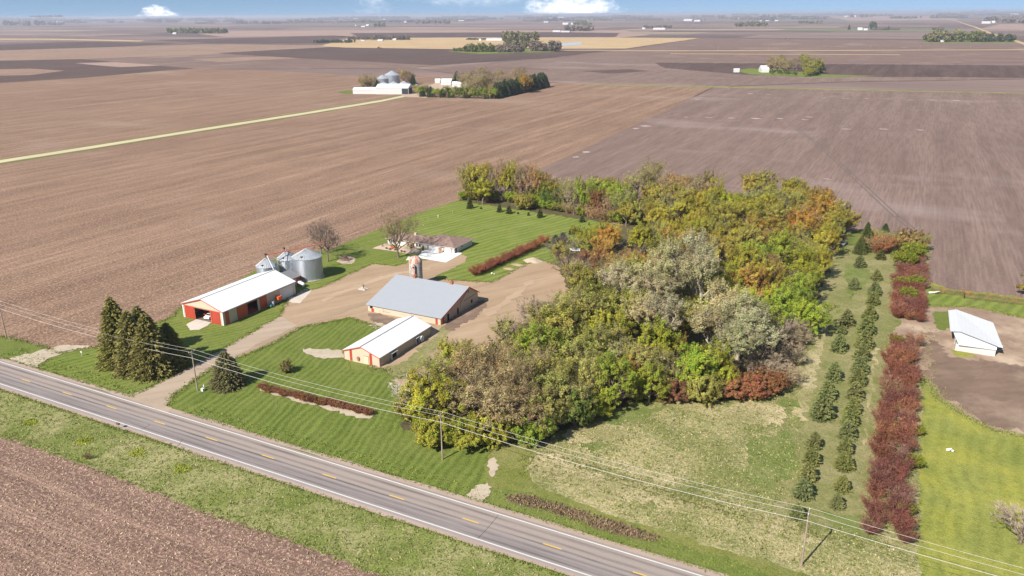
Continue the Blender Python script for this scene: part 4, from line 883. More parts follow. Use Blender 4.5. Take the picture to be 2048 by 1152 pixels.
fringe('edge_grass', [(868, 558), (930, 562), (985, 565), (1030, 540), (1075, 518), (1140, 540)], 2500, .5, .2, (.24, .25, .08), 'weeds along the edge of the barnyard lawn')
fringe('edge_grass', [(760, 655), (770, 690), (740, 735), (800, 745), (845, 760), (880, 740), (960, 720), (1060, 660)], 4500, .9, .2, (.24, .24, .085), 'weeds along the lower edge of the barnyard')
fringe('edge_grass', [(1842, 612), (1950, 614), (2048, 636)], 2500, .6, .2, (.24, .26, .07), 'grass fringe at the back of the right-hand yard')
fringe('edge_grass', [(1848, 755), (1880, 800), (1930, 832), (1990, 862), (2048, 872), (2120, 900)], 4500, .55, .2, (.27, .28, .09), 'grass fringe between the dandelion lawn and the dirt yard')
fringe('edge_grass', [(1852, 660), (1856, 752), (1888, 796), (1935, 826)], 1500, 1.2, .18, (.30, .26, .13), 'dry weeds on the inner rim of the dirt yard')
fringe('edge_grass', [(-90, 5.6), (-24, 5.6)], 2500, .25, .17, (.22, .26, .06), 'grass edge of the gravel shoulder left of the driveway', True)
fringe('edge_grass', [(-8, 5.6), (150, 5.7)], 5500, .25, .17, (.22, .26, .06), 'grass edge of the gravel shoulder along the front lawn', True)
fringe('edge_grass', [(-60, -5.65), (110, -5.6)], 6500, .25, .17, (.20, .25, .055), 'grass edge of the gravel shoulder above the ditch', True)
fringe('edge_grass', [(0, 672), (80, 690), (115, 706), (215, 690), (345, 634), (362, 612)], 2500, .5, .2, (.23, .25, .07), 'rough grass where the left lawn meets the stubble')
fringe('edge_grass', [(773, 1151), (684, 1117), (582, 1077), (500, 1050), (375, 1007), (274, 967), (144, 918), (0, 869)], 3000, .7, .17, (.25, .29, .08), 'rough grass along the near field boundary')
fringe('edge_grass', [(1060, 945), (1050, 915), (1090, 905), (1240, 955), (1400, 1010), (1680, 1085)], 3000, 1.2, .2, (.24, .25, .08), 'green grass along the dry meadow patches')
# ------------------------------------------------------------------ buildings
def metal_panel(name, col, rib=.45, axis='x', amt=.10, rough=.55, dirt=None):
    t = NT(name, rough, .3); sx = t.N('ShaderNodeSeparateXYZ'); t.L(t.pos, sx.inputs[0])
    s = sx.outputs[{'x': 0, 'y': 1, 'z': 2}[axis]]
    f = t.m('FRACT', t.m('DIVIDE', s, rib)); r = t.ramp(t.m('ABSOLUTE', t.m('SUBTRACT', f, .5)), .40, .5)
    c = t.mix(t.m('MULTIPLY', r, amt * 3), col, tuple(x * .6 for x in col))
    c = t.mix(t.m('MULTIPLY', t.ramp(t.noise(.5, det=4), .4, .7), .22), c, dirt or tuple(x * .8 for x in col))
    c = t.mix(t.m('MULTIPLY', t.ramp(t.noise(3, (1, 1, .2), det=3), .5, .75), .18), c, tuple(x * .75 for x in (dirt or col)))
    return t.done(c, r, .5, .03)
W_roof = metal_panel('white_roof_metal', (.74, .74, .74), .9, 'y', .05)
W_roofx = metal_panel('white_roof_panels', (.62, .62, .62), .9, 'x', .05)
G_roof = metal_panel('grey_roof_metal', (.31, .325, .35), .9, 'x', .05, .6, (.27, .28, .30))
G_roof2 = metal_panel('dull_grey_roof', (.20, .20, .205), .9, 'y', .08)
Cream = metal_panel('cream_siding', (.52, .445, .335), .3, 'x', .14, dirt=(.38, .31, .23))
Creamy = metal_panel('cream_siding_side', (.50, .42, .33), .3, 'y', .12, dirt=(.42, .34, .26))
Tan = metal_panel('tan_block', (.50, .40, .30), .4, 'y', .10, dirt=(.40, .31, .23))
Pinky = metal_panel('weathered_siding', (.50, .38, .30), .25, 'y', .14, dirt=(.36, .26, .20))
Red = metal_panel('red_siding', (.38, .048, .025), .3, 'x', .10, dirt=(.44, .10, .06))
Redy = metal_panel('red_siding_side', (.46, .085, .045), .3, 'y', .10, dirt=(.36, .09, .06))
Trim = mat('red_trim', (.50, .10, .06), .6); TrimD = mat('dark_ridge_cap', (.20, .19, .18), .6); WhiteP = mat('white_paint', (.56, .55, .53), .6)
Dark = mat('dark_interior', (.012, .011, .010), .9); Earth = mat('shed_floor', (.16, .12, .09), .95)
Glass = mat('window_glass', (.03, .035, .04), .15, spec=.6); Galv = mat('galvanised', (.55, .57, .60), .42, .55)
Shing = None
def shingle():
    t = NT('shingles', .9, .1)
    c = t.mix(t.ramp(t.noise(2.8, det=4, rough=.8), .40, .62), (.155, .095, .075), (.34, .245, .20))
    c = t.mix(t.m('MULTIPLY', t.ramp(t.noise(.5, det=3), .4, .7), .4), c, (.24, .15, .13)); return t.done(c)
Shing = shingle()

def wall_run(mb, axis, fixed, a0, a1, z1, thick, openings, top=None, m=0):
    """wall standing along axis; openings = [(s0, s1, z0, z1)]; top(s) gives a gable"""
    def bx(s0, s1, z0, zz):
        if s1 - s0 < .01 or zz - z0 < .01: return
        if axis == 'x': mb.box(s0, s1, min(fixed, fixed+thick), max(fixed, fixed+thick), z0, zz, m)
        else: mb.box(min(fixed, fixed+thick), max(fixed, fixed+thick), s0, s1, z0, zz, m)
    cur = a0
    for (s0, s1, z0, zz) in sorted(openings):
        bx(cur, s0, -.2, z1); bx(s0, s1, -.2, z0); bx(s0, s1, zz, z1); cur = s1
    bx(cur, a1, -.2, z1)
def box_part(name, m, par, *b):
    q = MB(); q.box(*b); return q.build(name, m, par)

def gable_roof(par, x0, x1, y0, y1, he, hr, ridge, axis, m, ov=.4, th=.12, cap=TrimD, fascia=Trim, he2=None):
    """ridge along axis ('x' or 'y') at coordinate `ridge`"""
    he2 = he if he2 is None else he2
    r = MB()
    if axis == 'y':
        A, B, E0, E1 = x0, x1, y0 - ov, y1 + ov
    else: A, B, E0, E1 = y0, y1, x0 - ov, x1 + ov
    s0 = (hr - he) / (ridge - A); s1 = (hr - he2) / (B - ridge)
    l = (A - ov, he - s0 * ov); rr = (B + ov, he2 - s1 * ov)
    prof = [l, (ridge, hr), rr, (rr[0], rr[1] - th), (ridge, hr - th), (l[0], l[1] - th)]
    r.prism([(a, z + .10) for a, z in prof], axis, E0, E1)
    ro = r.build('roof', m, par)
    if cap is not None:
        c = MB(); c.prism([(ridge - .22, hr + .10 - .22 * s0 + .02), (ridge, hr + .15), (ridge + .22, hr + .10 - .22 * s1 + .02), (ridge, hr + .08)], axis, E0 - .01, E1 + .01)
        c.build('ridge_cap', cap, par)
    if fascia is not None:
        for e in (E0 - .05, E1 + .002):
            f = MB()
            f.prism([(l[0], l[1] + .07), (ridge, hr + .07), (ridge, hr - .19), (l[0], l[1] - .19)], axis, e, e + .05)
            f.prism([(ridge, hr + .07), (rr[0], rr[1] + .07), (rr[0], rr[1] - .19), (ridge, hr - .19)], axis, e, e + .05)
            f.build('gable_trim', fascia, par)
    return ro

# machine shed -------------------------------------------------------------
SX0, SX1, SY0, SY1, SE, SR, SM = -54.8, -39.0, 46.5, 75.4, 4.25, 6.75, -46.9
t = thing('machine_shed', 'long cream machine shed with white metal roof, red sliding doors and open bays', 'shed', (0, 0, 0))
w = MB(); wall_run(w, 'x', SY0, SX0, SX1, SE, .15, [(-50.6, -43.2, 0, 3.6)]); wall_run(w, 'x', SY1 - .15, SX0, SX1, SE, .15, [])
w.prism([(SX0, SE), (SM, SR), (SX1, SE)], 'y', SY0, SY0 + .15); w.prism([(SX0, SE), (SM, SR), (SX1, SE)], 'y', SY1 - .15, SY1)
wall_run(w, 'y', SX0, SY0 + .15, SY1 - .15, SE, .15, [])
w.build('wall', Cream, t)
w = MB(); wall_run(w, 'y', SX1 - .15, SY0 + .15, SY1 - .15, SE, .15, [(55.6, 59.6, 0, 3.5)]); w.build('wall', Creamy, t)
gable_roof(t, SX0, SX1, SY0, SY1, SE, SR, SM, 'y', W_roof, .35)
box_part('floor', Earth, t, SX0 + .15, SX1 - .15, SY0 + .15, SY1 - .15, -.1, .07)
box_part('sliding_door', Red, t, -54.0, -50.3, SY0 - .12, SY0 - .03, .1, 3.75)
box_part('sliding_door', Red, t, -43.3, -40.2, SY0 - .12, SY0 - .03, .1, 3.75)
d = MB(); d.box(-54.1, -40.1, SY0 - .16, SY0 - .02, 3.77, 3.9); d.box(-43.9, -43.5, SY0 - .1, SY0 - .02, 0, 3.7)
d.box(-50.2, -50.0, SY0 - .10, SY0 - .02, 0, 3.7); d.build('door_track', Trim, t)
d = MB()
for q in (-54.85, -39.5): d.box(q, q + .5, SY0 - .09, SY0 - .015, 0, SE)
d.build('corner_trim', WhiteP, t)
box_part('sliding_door', Redy, t, SX1 + .03, SX1 + .12, 51.6, 55.5, .1, 3.55)
box_part('sliding_door', Redy, t, SX1 + .03, SX1 + .12, 60.4, 63.2, .1, 3.55)
box_part('red_panel', Redy, t, SX1 + .01, SX1 + .05, 47.2, 48.6, .1, 4.0)
box_part('overhead_door', WhiteP, t, SX1 + .02, SX1 + .09, 68.6, 74.3, .1, 3.7)
box_part('corner_post', WhiteP, t, SX1 - .02, SX1 + .04, 75.0, 75.44, 0, 4.2)
box_part('door_track', Trim, t, SX1 + .02, SX1 + .14, 51.5, 63.3, 3.57, 3.68)
# annex
t = thing('annex_shed', 'small red shed with dull grey roof between the machine shed and the bins', 'shed')
w = MB(); w.box(-52.3, -44.9, 75.85, 84.2, -.2, 2.6); w.prism([(-52.3, 2.6), (-49.2, 3.9), (-44.9, 2.6)], 'y', 75.85, 84.2); w.build('wall', Redy, t)
gable_roof(t, -52.3, -44.9, 76.3, 84.2, 2.6, 3.9, -49.2, 'y', G_roof2, .28, cap=None, fascia=None)
box_part('door', WhiteP, t, -44.88, -44.84, 81.5, 82.5, 0, 2.1)

# barn ---------------------------------------------------------------------
t = thing('barn', 'large old barn with long sloping grey metal roof and red-trimmed gable', 'barn')
BX0, BX1, BY0, BY1, BR, BYR = -9.9, 15.0, 73.6, 94.6, 6.5, 88.9
w = MB(); wall_run(w, 'x', BY0, BX0, BX1, 2.2, .2, [(-9.2, -8.2, 1.0, 1.9)]); w.build('wall', Cream, t); w = MB(); wall_run(w, 'x', BY1 - .2, BX0, BX1, 3.2, .2, [])
w.build('wall', Cream, t)
for a, op in ((BX0, []), (BX1 - .2, [(77.1, 78.2, 0, 2.0), (82.5, 83.4, 0, 2.0), (90.2, 91.2, .9, 2.0)])):
    w = MB(); wall_run(w, 'y', a, BY0 + .2, BY1 - .2, 2.2, .2, op); w.prism([(BY0 + .2, 2.2), (BYR, BR), (BY1 - .2, 3.2), (BY1 - .2, 2.2)], 'x', a, a + .2); w.build('wall', Pinky, t)
gable_roof(t, BX0, BX1, BY0, BY1, 2.2, BR, BYR, 'x', G_roof, .45, cap=Galv, he2=3.2)
w = MB(); w.prism([(84.3, 0), (84.3, 3.9), (BYR, 6.2), (94.4, 3.3), (94.4, 0)], 'x', BX1 + .01, BX1 + .10); w.build('gable_siding', Creamy, t)
w = MB(); w.prism([(84.2, 3.0), (84.5, 3.2), (BYR, 6.25), (BYR, 6.0)], 'x', BX1 + .12, BX1 + .2); w.box(BX1 + .12, BX1 + .17, 86.2, 93.0, 3.0, 3.1); w.build('gable_beam', mat('dark_trim', (.10, .07, .055)), t)
box_part('window', Dark, t, BX1 + .11, BX1 + .15, 90.3, 91.1, 1.0, 2.0); box_part('window', Dark, t, BX1 + .11, BX1 + .15, 88.6, 89.0, 4.8, 5.5)
for (a, b) in ((77.1, 78.2), (82.5, 83.4)): box_part('door', Dark, t, BX1 - .16, BX1 - .1, a, b, 0, 2.0)
box_part('red_panel', Red, t, 13.3, 14.0, BY0 - .05, BY0 - .01, 0, 2.1); box_part('red_panel', Red, t, -8.7, -7.8, BY0 - .05, BY0 - .01, 0, 1.1)
box_part('red_panel', Redy, t, BX1 + .01, BX1 + .06, 74.6, 75.4, 0, 2.6); box_part('corner_post', Trim, t, BX1 - .03, BX1 + .05, BY0 - .06, BY0 + .06, 0, 2.2)
box_part('window', Dark, t, -9.2, -8.2, BY0 + .06, BY0 + .1, 1.0, 1.9)
for i, (x, z) in enumerate(((-3.5, 0), (9.5, 0))):
    v = MB(); v.box(x - .4, x + .4, BYR - .4, BYR + .4, BR - .1, BR + .75); v.prism([(x - .55, BR + .75), (x, BR + 1.15), (x + .55, BR + .75)], 'y', BYR - .5, BYR + .5)
    v.build('roof_vent', mat('rusty_red', (.34, .12, .07), .8), t)
d = MB()
for a, b in ((-4.5, -2), (5.2, 8.8)): d.box(a, b, BY0 - .05, BY0 - .02, .75, .80); d.box(a, a + .05, BY0 - .05, BY0 - .02, .3, 1.6)
d.build('wall_rail', mat('dark_trim'), t)

# small barn -----------------------------------------------------------------
t = thing('small_barn', 'low cream barn with bright white roof and two red stripes on its gable', 'barn')
CX0, CX1, CY0, CY1, CE, CR, CM = 5.3, 16.2, 43.6, 66.5, 2.55, 4.45, 10.75
w = MB(); wall_run(w, 'x', CY0, CX0, CX1, CE, .15, []); w.prism([(CX0, CE), (CM, CR), (CX1, CE)], 'y', CY0, CY0 + .15); w.build('wall', Cream, t); w = MB()
wall_run(w, 'x', CY1 - .15, CX0, CX1, CE, .15, []); w.prism([(CX0, CE), (CM, CR), (CX1, CE)], 'y', CY1 - .15, CY1); w.build('wall', Cream, t)
w = MB(); wall_run(w, 'y', CX0, CY0 + .15, CY1 - .15, CE, .15, []); w.build('wall', Tan, t); w = MB(); wall_run(w, 'y', CX1 - .15, CY0 + .15, CY1 - .15, CE, .15, [(48.1, 50.6, .2, 1.9), (59.0, 60.4, .3, 1.9)])
w.build('wall', Tan, t)
gable_roof(t, CX0, CX1, CY0, CY1, CE, CR, CM, 'y', W_roof, .25)
for a in (7.1, 13.2): box_part('red_stripe', Red, t, a, a + .75, CY0 - .04, CY0 - .01, 0, 3.05)
box_part('corner_post', Trim, t, CX1 - .06, CX1 + .03, CY0 - .05, CY0 + .05, 0, CE); box_part('corner_post', Trim, t, CX0 - .03, CX0 + .06, CY0 - .05, CY0 + .05, 0, CE)
d = MB(); d.box(11.55, 12.85, CY0 - .05, CY0 - .01, .15, 2.1); dd = d.build('door', mat('door_yellow', (.60, .52, .34), .7), t)
d = MB(); d.box(11.45, 12.95, CY0 - .08, CY0 - .02, 2.1, 2.2); d.box(12.85, 12.95, CY0 - .08, CY0 - .02, .1, 2.1); d.build('door_frame', Trim, dd)
d = MB(); d.tube([(9.8, CY0 - .3, 1.2), (9.8, CY0 - .02, 1.2)], .42, 12); d.box(9.55, 10.05, CY0 - .25, CY0 - .02, .5, .9); d.build('exhaust_fan', mat('rusty_red'), t)
for (a, b) in ((48.1, 50.6), (59.0, 60.4)):
    h = MB(); h.box(CX1 + .01, CX1 + .55, a, a + .08, .15, 1.8); h.box(CX1 + .01, CX1 + .55, b - .08, b, .15, 1.8); h.box(CX1 + .01, CX1 + .62, a - .05, b + .05, 1.82, 1.9); h.build('fan_hood', WhiteP, t)
    box_part('fan_opening', Dark, t, CX1 - .12, CX1 - .05, a, b, .2, 1.9)
f = MB(); f.lathe([(.30, 0), (.72, .02), (.80, .45), (.72, .47), (.62, .40), (.30, .1)], 0, 0, 20)
fo = f.build('round_fan', WhiteP, t); fo.rotation_euler = (0, R(90), 0); fo.location = (CX1 + .5, 61.2, 1.05)

# silo -----------------------------------------------------------------------
t = thing('silo', 'old concrete stave silo with faded red and white domed cap behind the barn', 'silo', (-9.9, 98.9, 0))
def silo_mat():
    tt = NT('silo_staves', .9, .1); v = tt.vec((1, 1, 1))
    br = tt.N('ShaderNodeTexBrick'); sx = tt.N('ShaderNodeSeparateXYZ'); tt.L(tt.pos, sx.inputs[0])
    an = tt.m('MULTIPLY', tt.m('ARCTAN2', tt.m('ADD', sx.outputs[0], 9.9), tt.m('SUBTRACT', sx.outputs[1], 98.9)), 2.0)
    cb = tt.N('ShaderNodeCombineXYZ'); tt.L(sx.outputs[2], cb.inputs[0]); tt.L(an, cb.inputs[1]); tt.L(cb.outputs[0], br.inputs['Vector'])
    br.inputs['Scale'].default_value = 2.2; br.inputs['Color1'].default_value = (.40, .36, .32, 1); br.inputs['Color2'].default_value = (.25, .22, .19, 1); br.inputs['Mortar'].default_value = (.14, .12, .10, 1)
    c = tt.mix(tt.m('MULTIPLY', tt.ramp(tt.noise(1.2, (1, 1, .4), det=5, rough=.7), .45, .55), .75), br.outputs[0], (.66, .60, .55))
    return tt.done(c)
s = MB(); s.lathe([(2.05, -.2), (2.05, 7.9)], 0, 0, 40); s.build('cylinder', silo_mat(), t, True)
s = MB(); 
for k in range(12):
    z = .6 + k * .62; s.lathe([(2.06, z), (2.11, z + .02), (2.11, z + .05), (2.06, z + .07)], 0, 0, 40)
s.build('hoops', mat('hoop_steel', (.30, .27, .25), .7, .3), t)
s = MB(); n = 24; prof = [(2.12 * math.cos(a), 7.9 + 2.0 * math.sin(a)) for a in [i * math.pi / 2 / 8 for i in range(9)]]; prof[-1] = (.02, 9.9)
for i in range(8):
    for k in range(n):
        a0, a1 = 2*math.pi*k/n, 2*math.pi*(k+1)/n; (r0, z0), (r1, z1) = prof[i], prof[i+1]
        s.quad((r0*math.cos(a0), r0*math.sin(a0), z0), (r0*math.cos(a1), r0*math.sin(a1), z0), (r1*math.cos(a1), r1*math.sin(a1), z1), (r1*math.cos(a0), r1*math.sin(a0), z1), (k // 2) % 2)
s.build('dome', [mat('faded_red', (.46, .14, .09), .7, noise=[(1.5, (1, 1, 1), (.42, .32, .26), .45, .65, 4)]), mat('faded_white', (.58, .46, .40), .7, noise=[(1.5, (1, 1, 1), (.5, .25, .18), .45, .7, 4)])], t, True)
s = MB(); s.box(-.35, .40, -2.65, -1.95, 0, 7.4); s.prism([(-.45, 7.4), (.02, 7.9), (.5, 7.4)], 'y', -2.7, -1.9); c = s.build('chute', mat('chute_paint', (.48, .40, .34), .8, noise=[(2, (1, 1, .5), (.45, .17, .11), .45, .6, 4)]), t)
c.rotation_euler = (0, 0, R(18))
s = MB(); s.box(-.2, .25, -2.68, -2.64, 6.6, 7.1); d = s.build('hatch', Dark, t); d.rotation_euler = (0, 0, R(18))

# grain bins ------------------------------------------------------------------
def bin_mat():
    t = NT('corrugated_steel', .38, .5); t.b.inputs['Metallic'].default_value = .75
    sx = t.N('ShaderNodeSeparateXYZ'); t.L(t.pos, sx.inputs[0]); z = sx.outputs[2]
    w = t.m('SINE', t.m('MULTIPLY', z, 2*math.pi/.22)); ring = t.ramp(t.m('ABSOLUTE', t.m('SUBTRACT', t.m('FRACT', t.m('DIVIDE', z, 1.1)), .5)), .46, .5)
    c = t.mix(t.ramp(t.noise(.8, (1, 1, .3), det=4), .35, .65), (.50, .53, .57), (.40, .43, .47))
    c = t.mix(t.m('MULTIPLY', ring, .35), c, (.35, .36, .37)); return t.done(c, w, .6, .03)
M_bin = bin_mat(); M_binroof = mat('bin_roof_steel', (.50, .52, .54), .5, .45, noise=[(.7, (1, 1, 1), (.42, .44, .46), .4, .6, 3)])
RibD = mat('roof_rib', (.34, .35, .36), .5, .4)
def grain_bin(x, y, r, he, hr, label, ribs=30, group=None, detail=True):
    t = thing('grain_bin', label, 'grain bin', (x, y, 0), 0, group)
    s = MB(); s.lathe([(r, -.2), (r, he)], 0, 0, 48); s.build('wall', M_bin, t, True)
    s = MB(); s.lathe([(r + .12, he - .08), (r + .12, he), (.45, hr - .18)], 0, 0, 48); ro = s.build('roof', M_binroof, t)
    s = MB()
    for k in range(ribs):
        a = 2*math.pi*k/ribs; ca, sa = math.cos(a), math.sin(a); s.tube([((r+.12)*ca, (r+.12)*sa, he + .03), (.45*ca, .45*sa, hr - .15)], .055 if detail else .12, 4)
    s.build('roof_ribs', RibD if detail else M_binroof, ro)
    s = MB(); s.lathe([(.5, hr - .25), (.5, hr), (.02, hr + .15)], 0, 0, 16); s.build('cap', M_binroof, t)
    if detail:
        s = MB(); a = R(-75); R1 = r * .78; zz = he + (hr - he) * .26; s.box(R1*math.cos(a) - .3, R1*math.cos(a) + .3, R1*math.sin(a) - .3, R1*math.sin(a) + .3, zz - .1, zz + .25); s.build('hatch', mat('dark_trim'), t)
        s = MB(); a = R(-60); 
        for o in (-.2, .2): s.tube([((r+.12)*math.cos(a) + o, (r+.12)*math.sin(a), .3), ((r+.12)*math.cos(a) + o, (r+.12)*math.sin(a), he)], .03, 4)
        for k in range(int(he / .35)): s.tube([((r+.12)*math.cos(a) - .2, (r+.12)*math.sin(a), .5 + k*.35), ((r+.12)*math.cos(a) + .2, (r+.12)*math.sin(a), .5 + k*.35)], .02, 3)
        s.build('ladder', Galv, t)
        s = MB(); s.lathe([(r + .25, -.1), (r + .25, .12), (r - .1, .12)], 0, 0, 40); s.build('foundation', M_conc, t)
    return t
grain_bin(-46.7, 90.4, 4.75, 7.3, 9.8, 'biggest grain bin, tallest and rightmost behind the machine shed')
grain_bin(-55.0, 90.0, 3.3, 5.6, 8.1, 'middle grain bin, farthest back of the three by the shed')
grain_bin(-56.9, 82.4, 3.3, 5.0, 7.4, 'leftmost grain bin, its base hidden by the machine shed roof')
t = thing('grain_conveyor', 'rusty red overhead conveyor running across the bin tops', 'conveyor')
s = MB(); A_, B_ = Vector((-56.9, 82.4, 8.4)), Vector((-47.2, 99.5, 9.2))
s.tube([A_, (A_+B_)/2, B_], .16, 6); s.tube([A_ + Vector((0,0,.5)), B_ + Vector((0,0,.5))], .05, 4)
for k in range(9): q = A_.lerp(B_, k/8); s.tube([q, q + Vector((0,0,.5))], .03, 3)
s.build('tube', mat('conveyor_red', (.42, .13, .09), .7), t)
s = MB(); s.tube([(-56.9, 82.4, 7.4), (-56.9, 82.4, 8.9)], .12, 6); s.tube([(-55.0, 89.0, 8.0), (-55.0, 89.0, 9.4)], .12, 6); s.box(-57.2, -56.6, 82.1, 82.7, 8.4, 9.0); s.box(-55.3, -54.7, 88.7, 89.3, 8.9, 9.5); s.build('support', mat('dark_trim'), t)
t = thing('auger_pipe', 'thin grey auger pipe slanting from the left bin top to the red annex roof', 'auger')
s = MB(); s.tube([(-56.2, 82.4, 8.3), (-50.6, 79.6, 3.9)], .11, 6); s.build('pipe', Galv, t); s = MB(); s.tube([(-56.3, 83.2, 7.7), (-53.9, 86.0, 6.4), (-52.5, 87.0, 4.0)], .09, 6); s.build('elbow', Galv, t)
t = thing('auger_pipe', 'thin grey auger pipe hanging from the middle bin top toward the annex', 'auger')
s = MB(); s.tube([(-54.6, 89.3, 9.0), (-51.6, 84.8, 4.0)], .11, 6); s.build('pipe', Galv, t)
# propane tank, hopper, barrels
t = thing('propane_tank', 'white horizontal propane tank on the pad beside the big bin', 'tank', (-42.4, 82.0, .06), R(-18))
s = MB(); pr = []; K = 16
pts = [(-1.75, 0, 1.0), (-1.6, 0, 1.0), (-1.3, 0, 1.0), (0, 0, 1.0), (1.3, 0, 1.0), (1.6, 0, 1.0), (1.75, 0, 1.0)]; s.tube(pts, [.05, .42, .56, .58, .56, .42, .05], 16); s.build('vessel', WhiteP, t, True)
s = MB(); s.box(-1.0, -.8, -.4, .4, 0, .5); s.box(.8, 1.0, -.4, .4, 0, .5); s.build('feet', Galv, t); s = MB(); s.tube([(0, 0, 1.5), (0, 0, 1.85)], .18, 8); s.build('valve_dome', WhiteP, t)
t = thing('feed_hopper', 'bright orange hopper box on legs against the machine shed wall', 'hopper', (-38.0, 67.2, 0), R(3))
s = MB(); s.box(-.7, .7, -1.1, 1.1, 1.5, 2.5); s.poly([(-.7, -1.1, 1.5), (.7, -1.1, 1.5), (.2, -.3, .9), (-.2, -.3, .9)]); s.poly([(-.7, 1.1, 1.5), (-.2, .3, .9), (.2, .3, .9), (.7, 1.1, 1.5)]); s.poly([(-.7, -1.1, 1.5), (-.2, -.3, .9), (-.2, .3, .9), (-.7, 1.1, 1.5)]); s.poly([(.7, -1.1, 1.5), (.7, 1.1, 1.5), (.2, .3, .9), (.2, -.3, .9)])
s.build('box', mat('orange_paint', (.75, .13, .03), .5), t)
for x in (-.6, .6):
    for y in (-1, 1): q = MB(); q.tube([(x, y, 0), (x, y, 1.55)], .06, 5); q.build('leg', mat('dark_trim'), t)
t.scale = (.8, .8, .9)
for i, (x, y, h, c, lb) in enumerate([(-37.9, 64.4, 1.5, (.40, .46, .50), 'tall pale blue-grey drum beside the orange hopper'), (-37.7, 63.2, .9, (.08, .22, .18), 'dark green drum by the machine shed wall, left of the blue one')]):
    s = MB(); s.lathe([(.02, h), (.45, h), (.48, h - .06), (.48, h*.5), (.51, h*.48), (.48, h*.46), (.48, 0)], 0, 0, 14); o = s.build('drum', mat('drum_%d' % i, c, .5), None, True, (x, y, 0)); tag(o, lb, 'drum')
# red implements inside the shed and at its side bay
def implement(x, y, rz, label, s_=1.0):
    t = thing('tillage_implement', label, 'farm implement', (x, y, .08), rz)
    rm = mat('implement_red', (.50, .05, .06), .45); s = MB()
    for yy in (-1.5, -.5, .5, 1.5): s.box(-2, 2, yy - .07, yy + .07, .75, .9)
    for xx in (-1.9, 0, 1.9): s.box(xx - .07, xx + .07, -1.6, 1.6, .9, 1.03)
    s.box(-.1, .1, -3.2, -1.5, .6, .75); s.build('frame', rm, t)
    for k in range(6):
        q = MB(); q.tube([(-1.8 + k*.7, .5 - (k % 2), .8), (-1.8 + k*.7, .9 - (k % 2), .4), (-1.8 + k*.7, .4 - (k % 2), .05)], .05, 4); q.build('shank', rm, t)
    for xx in (-1.4, 1.4):
        q = MB(); q.tube([(xx - .12, 0, .42), (xx + .12, 0, .42)], .42, 14); q.build('wheel', mat('tyre', (.03, .03, .03), .9), t)
    t.scale = (s_,)*3
implement(-47.5, 50.5, .2, 'red farm implement parked inside the open front bay of the machine shed')
implement(-40.2, 57.6, 1.4, 'red farm implement in the side doorway of the machine shed', .75)

# cars -------------------------------------------------------------------------
def car(x, y, rz, paint, label, cat='car', L=4.6, Wd=1.8):
    t = thing('parked_car', label, cat, (x, y, .06), rz)
    s = MB(); h = L / 2
    prof = [(-h, .35), (-h, .85), (-h*.92, .98), (-h*.62, 1.02), (-h*.42, 1.45), (h*.12, 1.47), (h*.42, 1.0), (h*.9, .88), (h, .7), (h, .35)]
    s.prism(prof, 'y', -Wd/2, Wd/2); b = s.build('body', paint, t)
    bm = bmesh.new(); bm.from_mesh(b.data)
    for v in bm.verts:
        if v.co.z > 1.2: v.co.y *= .82
    bmesh.ops.bevel(bm, geom=list(bm.edges), offset=.06, segments=2, affect='EDGES'); bm.to_mesh(b.data); bm.free()
    g = MB()
    for sgn in (-1, 1):
        yy = sgn * (Wd/2 * .93 + .02); g.poly([(-h*.56, yy, 1.06), (-h*.42, yy*.9, 1.38), (h*.10, yy*.9, 1.40), (h*.34, yy, 1.06)])
    g.poly([(h*.16, -Wd*.38, 1.455), (h*.16, Wd*.38, 1.455), (h*.42, Wd*.44, 1.05), (h*.42, -Wd*.44, 1.05)]); g.poly([(-h*.44, -Wd*.38, 1.44), (-h*.62, -Wd*.43, 1.06), (-h*.62, Wd*.43, 1.06), (-h*.44, Wd*.38, 1.44)])
    g.build('windows', Glass, t)
    for xx in (-h*.62, h*.62):
        for sgn in (-1, 1):
            q = MB(); q.tube([(xx, sgn*(Wd/2 - .2), .33), (xx, sgn*(Wd/2 + .02), .33)], .33, 14); q.build('wheel', mat('tyre', (.03, .03, .03), .9), t)
    for sgn in (-1, 1):
        q = MB(); q.box(h - .02, h + .03, sgn*Wd*.36 - .15, sgn*Wd*.36 + .15, .66, .80); q.build('headlight', mat('lamp_glass', (.8, .8, .78), .2), t)
    return t
pw = mat('car_white', (.80, .80, .80), .3, spec=.5); pg = mat('car_grey', (.20, .22, .24), .3, .3); pr_ = mat('car_red', (.45, .05, .04), .35)
q = G(414, 637); car(q.x + .6, q.y + 1.2, R(100), pw, 'white car nosing out of the machine shed beside the red door')
q = G(1687, 490); car(q.x, q.y, R(80), pg, 'grey car parked in the shade at the far end of the grove')
q = G(1150, 503); car(q.x, q.y, R(20), pw, 'white vehicle half hidden by bare branches at the grove edge', L=4.0)

# house --------------------------------------------------------------------------
t = thing('house', 'low ranch house with brown-pink shingle hip roof and white garage doors', 'house')
HZ = 2.15
w = MB()
w.box(-46.6, -31, 134.6, 143.4, -.2, HZ); w.box(-31, -17.2, 134.2, 147.2, -.2, HZ); w.build('wall', mat('pale_siding', (.72, .69, .62), .7, noise=[(1, (1, 1, 6), (.60, .57, .50), .4, .7, 3)]), t)
def hip(mb, x0, x1, y0, y1, z0, zr, ov=.6, th=.16):
    x0 -= ov; x1 += ov; y0 -= ov; y1 += ov; d = (y1 - y0) / 2; ym = (y0 + y1) / 2; a, b = (x0 + d * .95, ym, zr), (x1 - d * .95, ym, zr)
    P0, P1, P2, P3 = (x0, y0, z0), (x1, y0, z0), (x1, y1, z0), (x0, y1, z0)
    mb.poly([P0, P1, b, a]); mb.tri(P1, P2, b); mb.poly([P2, P3, a, b]); mb.tri(P3, P0, a)
    mb.box(x0, x1, y0, y1, z0 - th, z0 - .004)
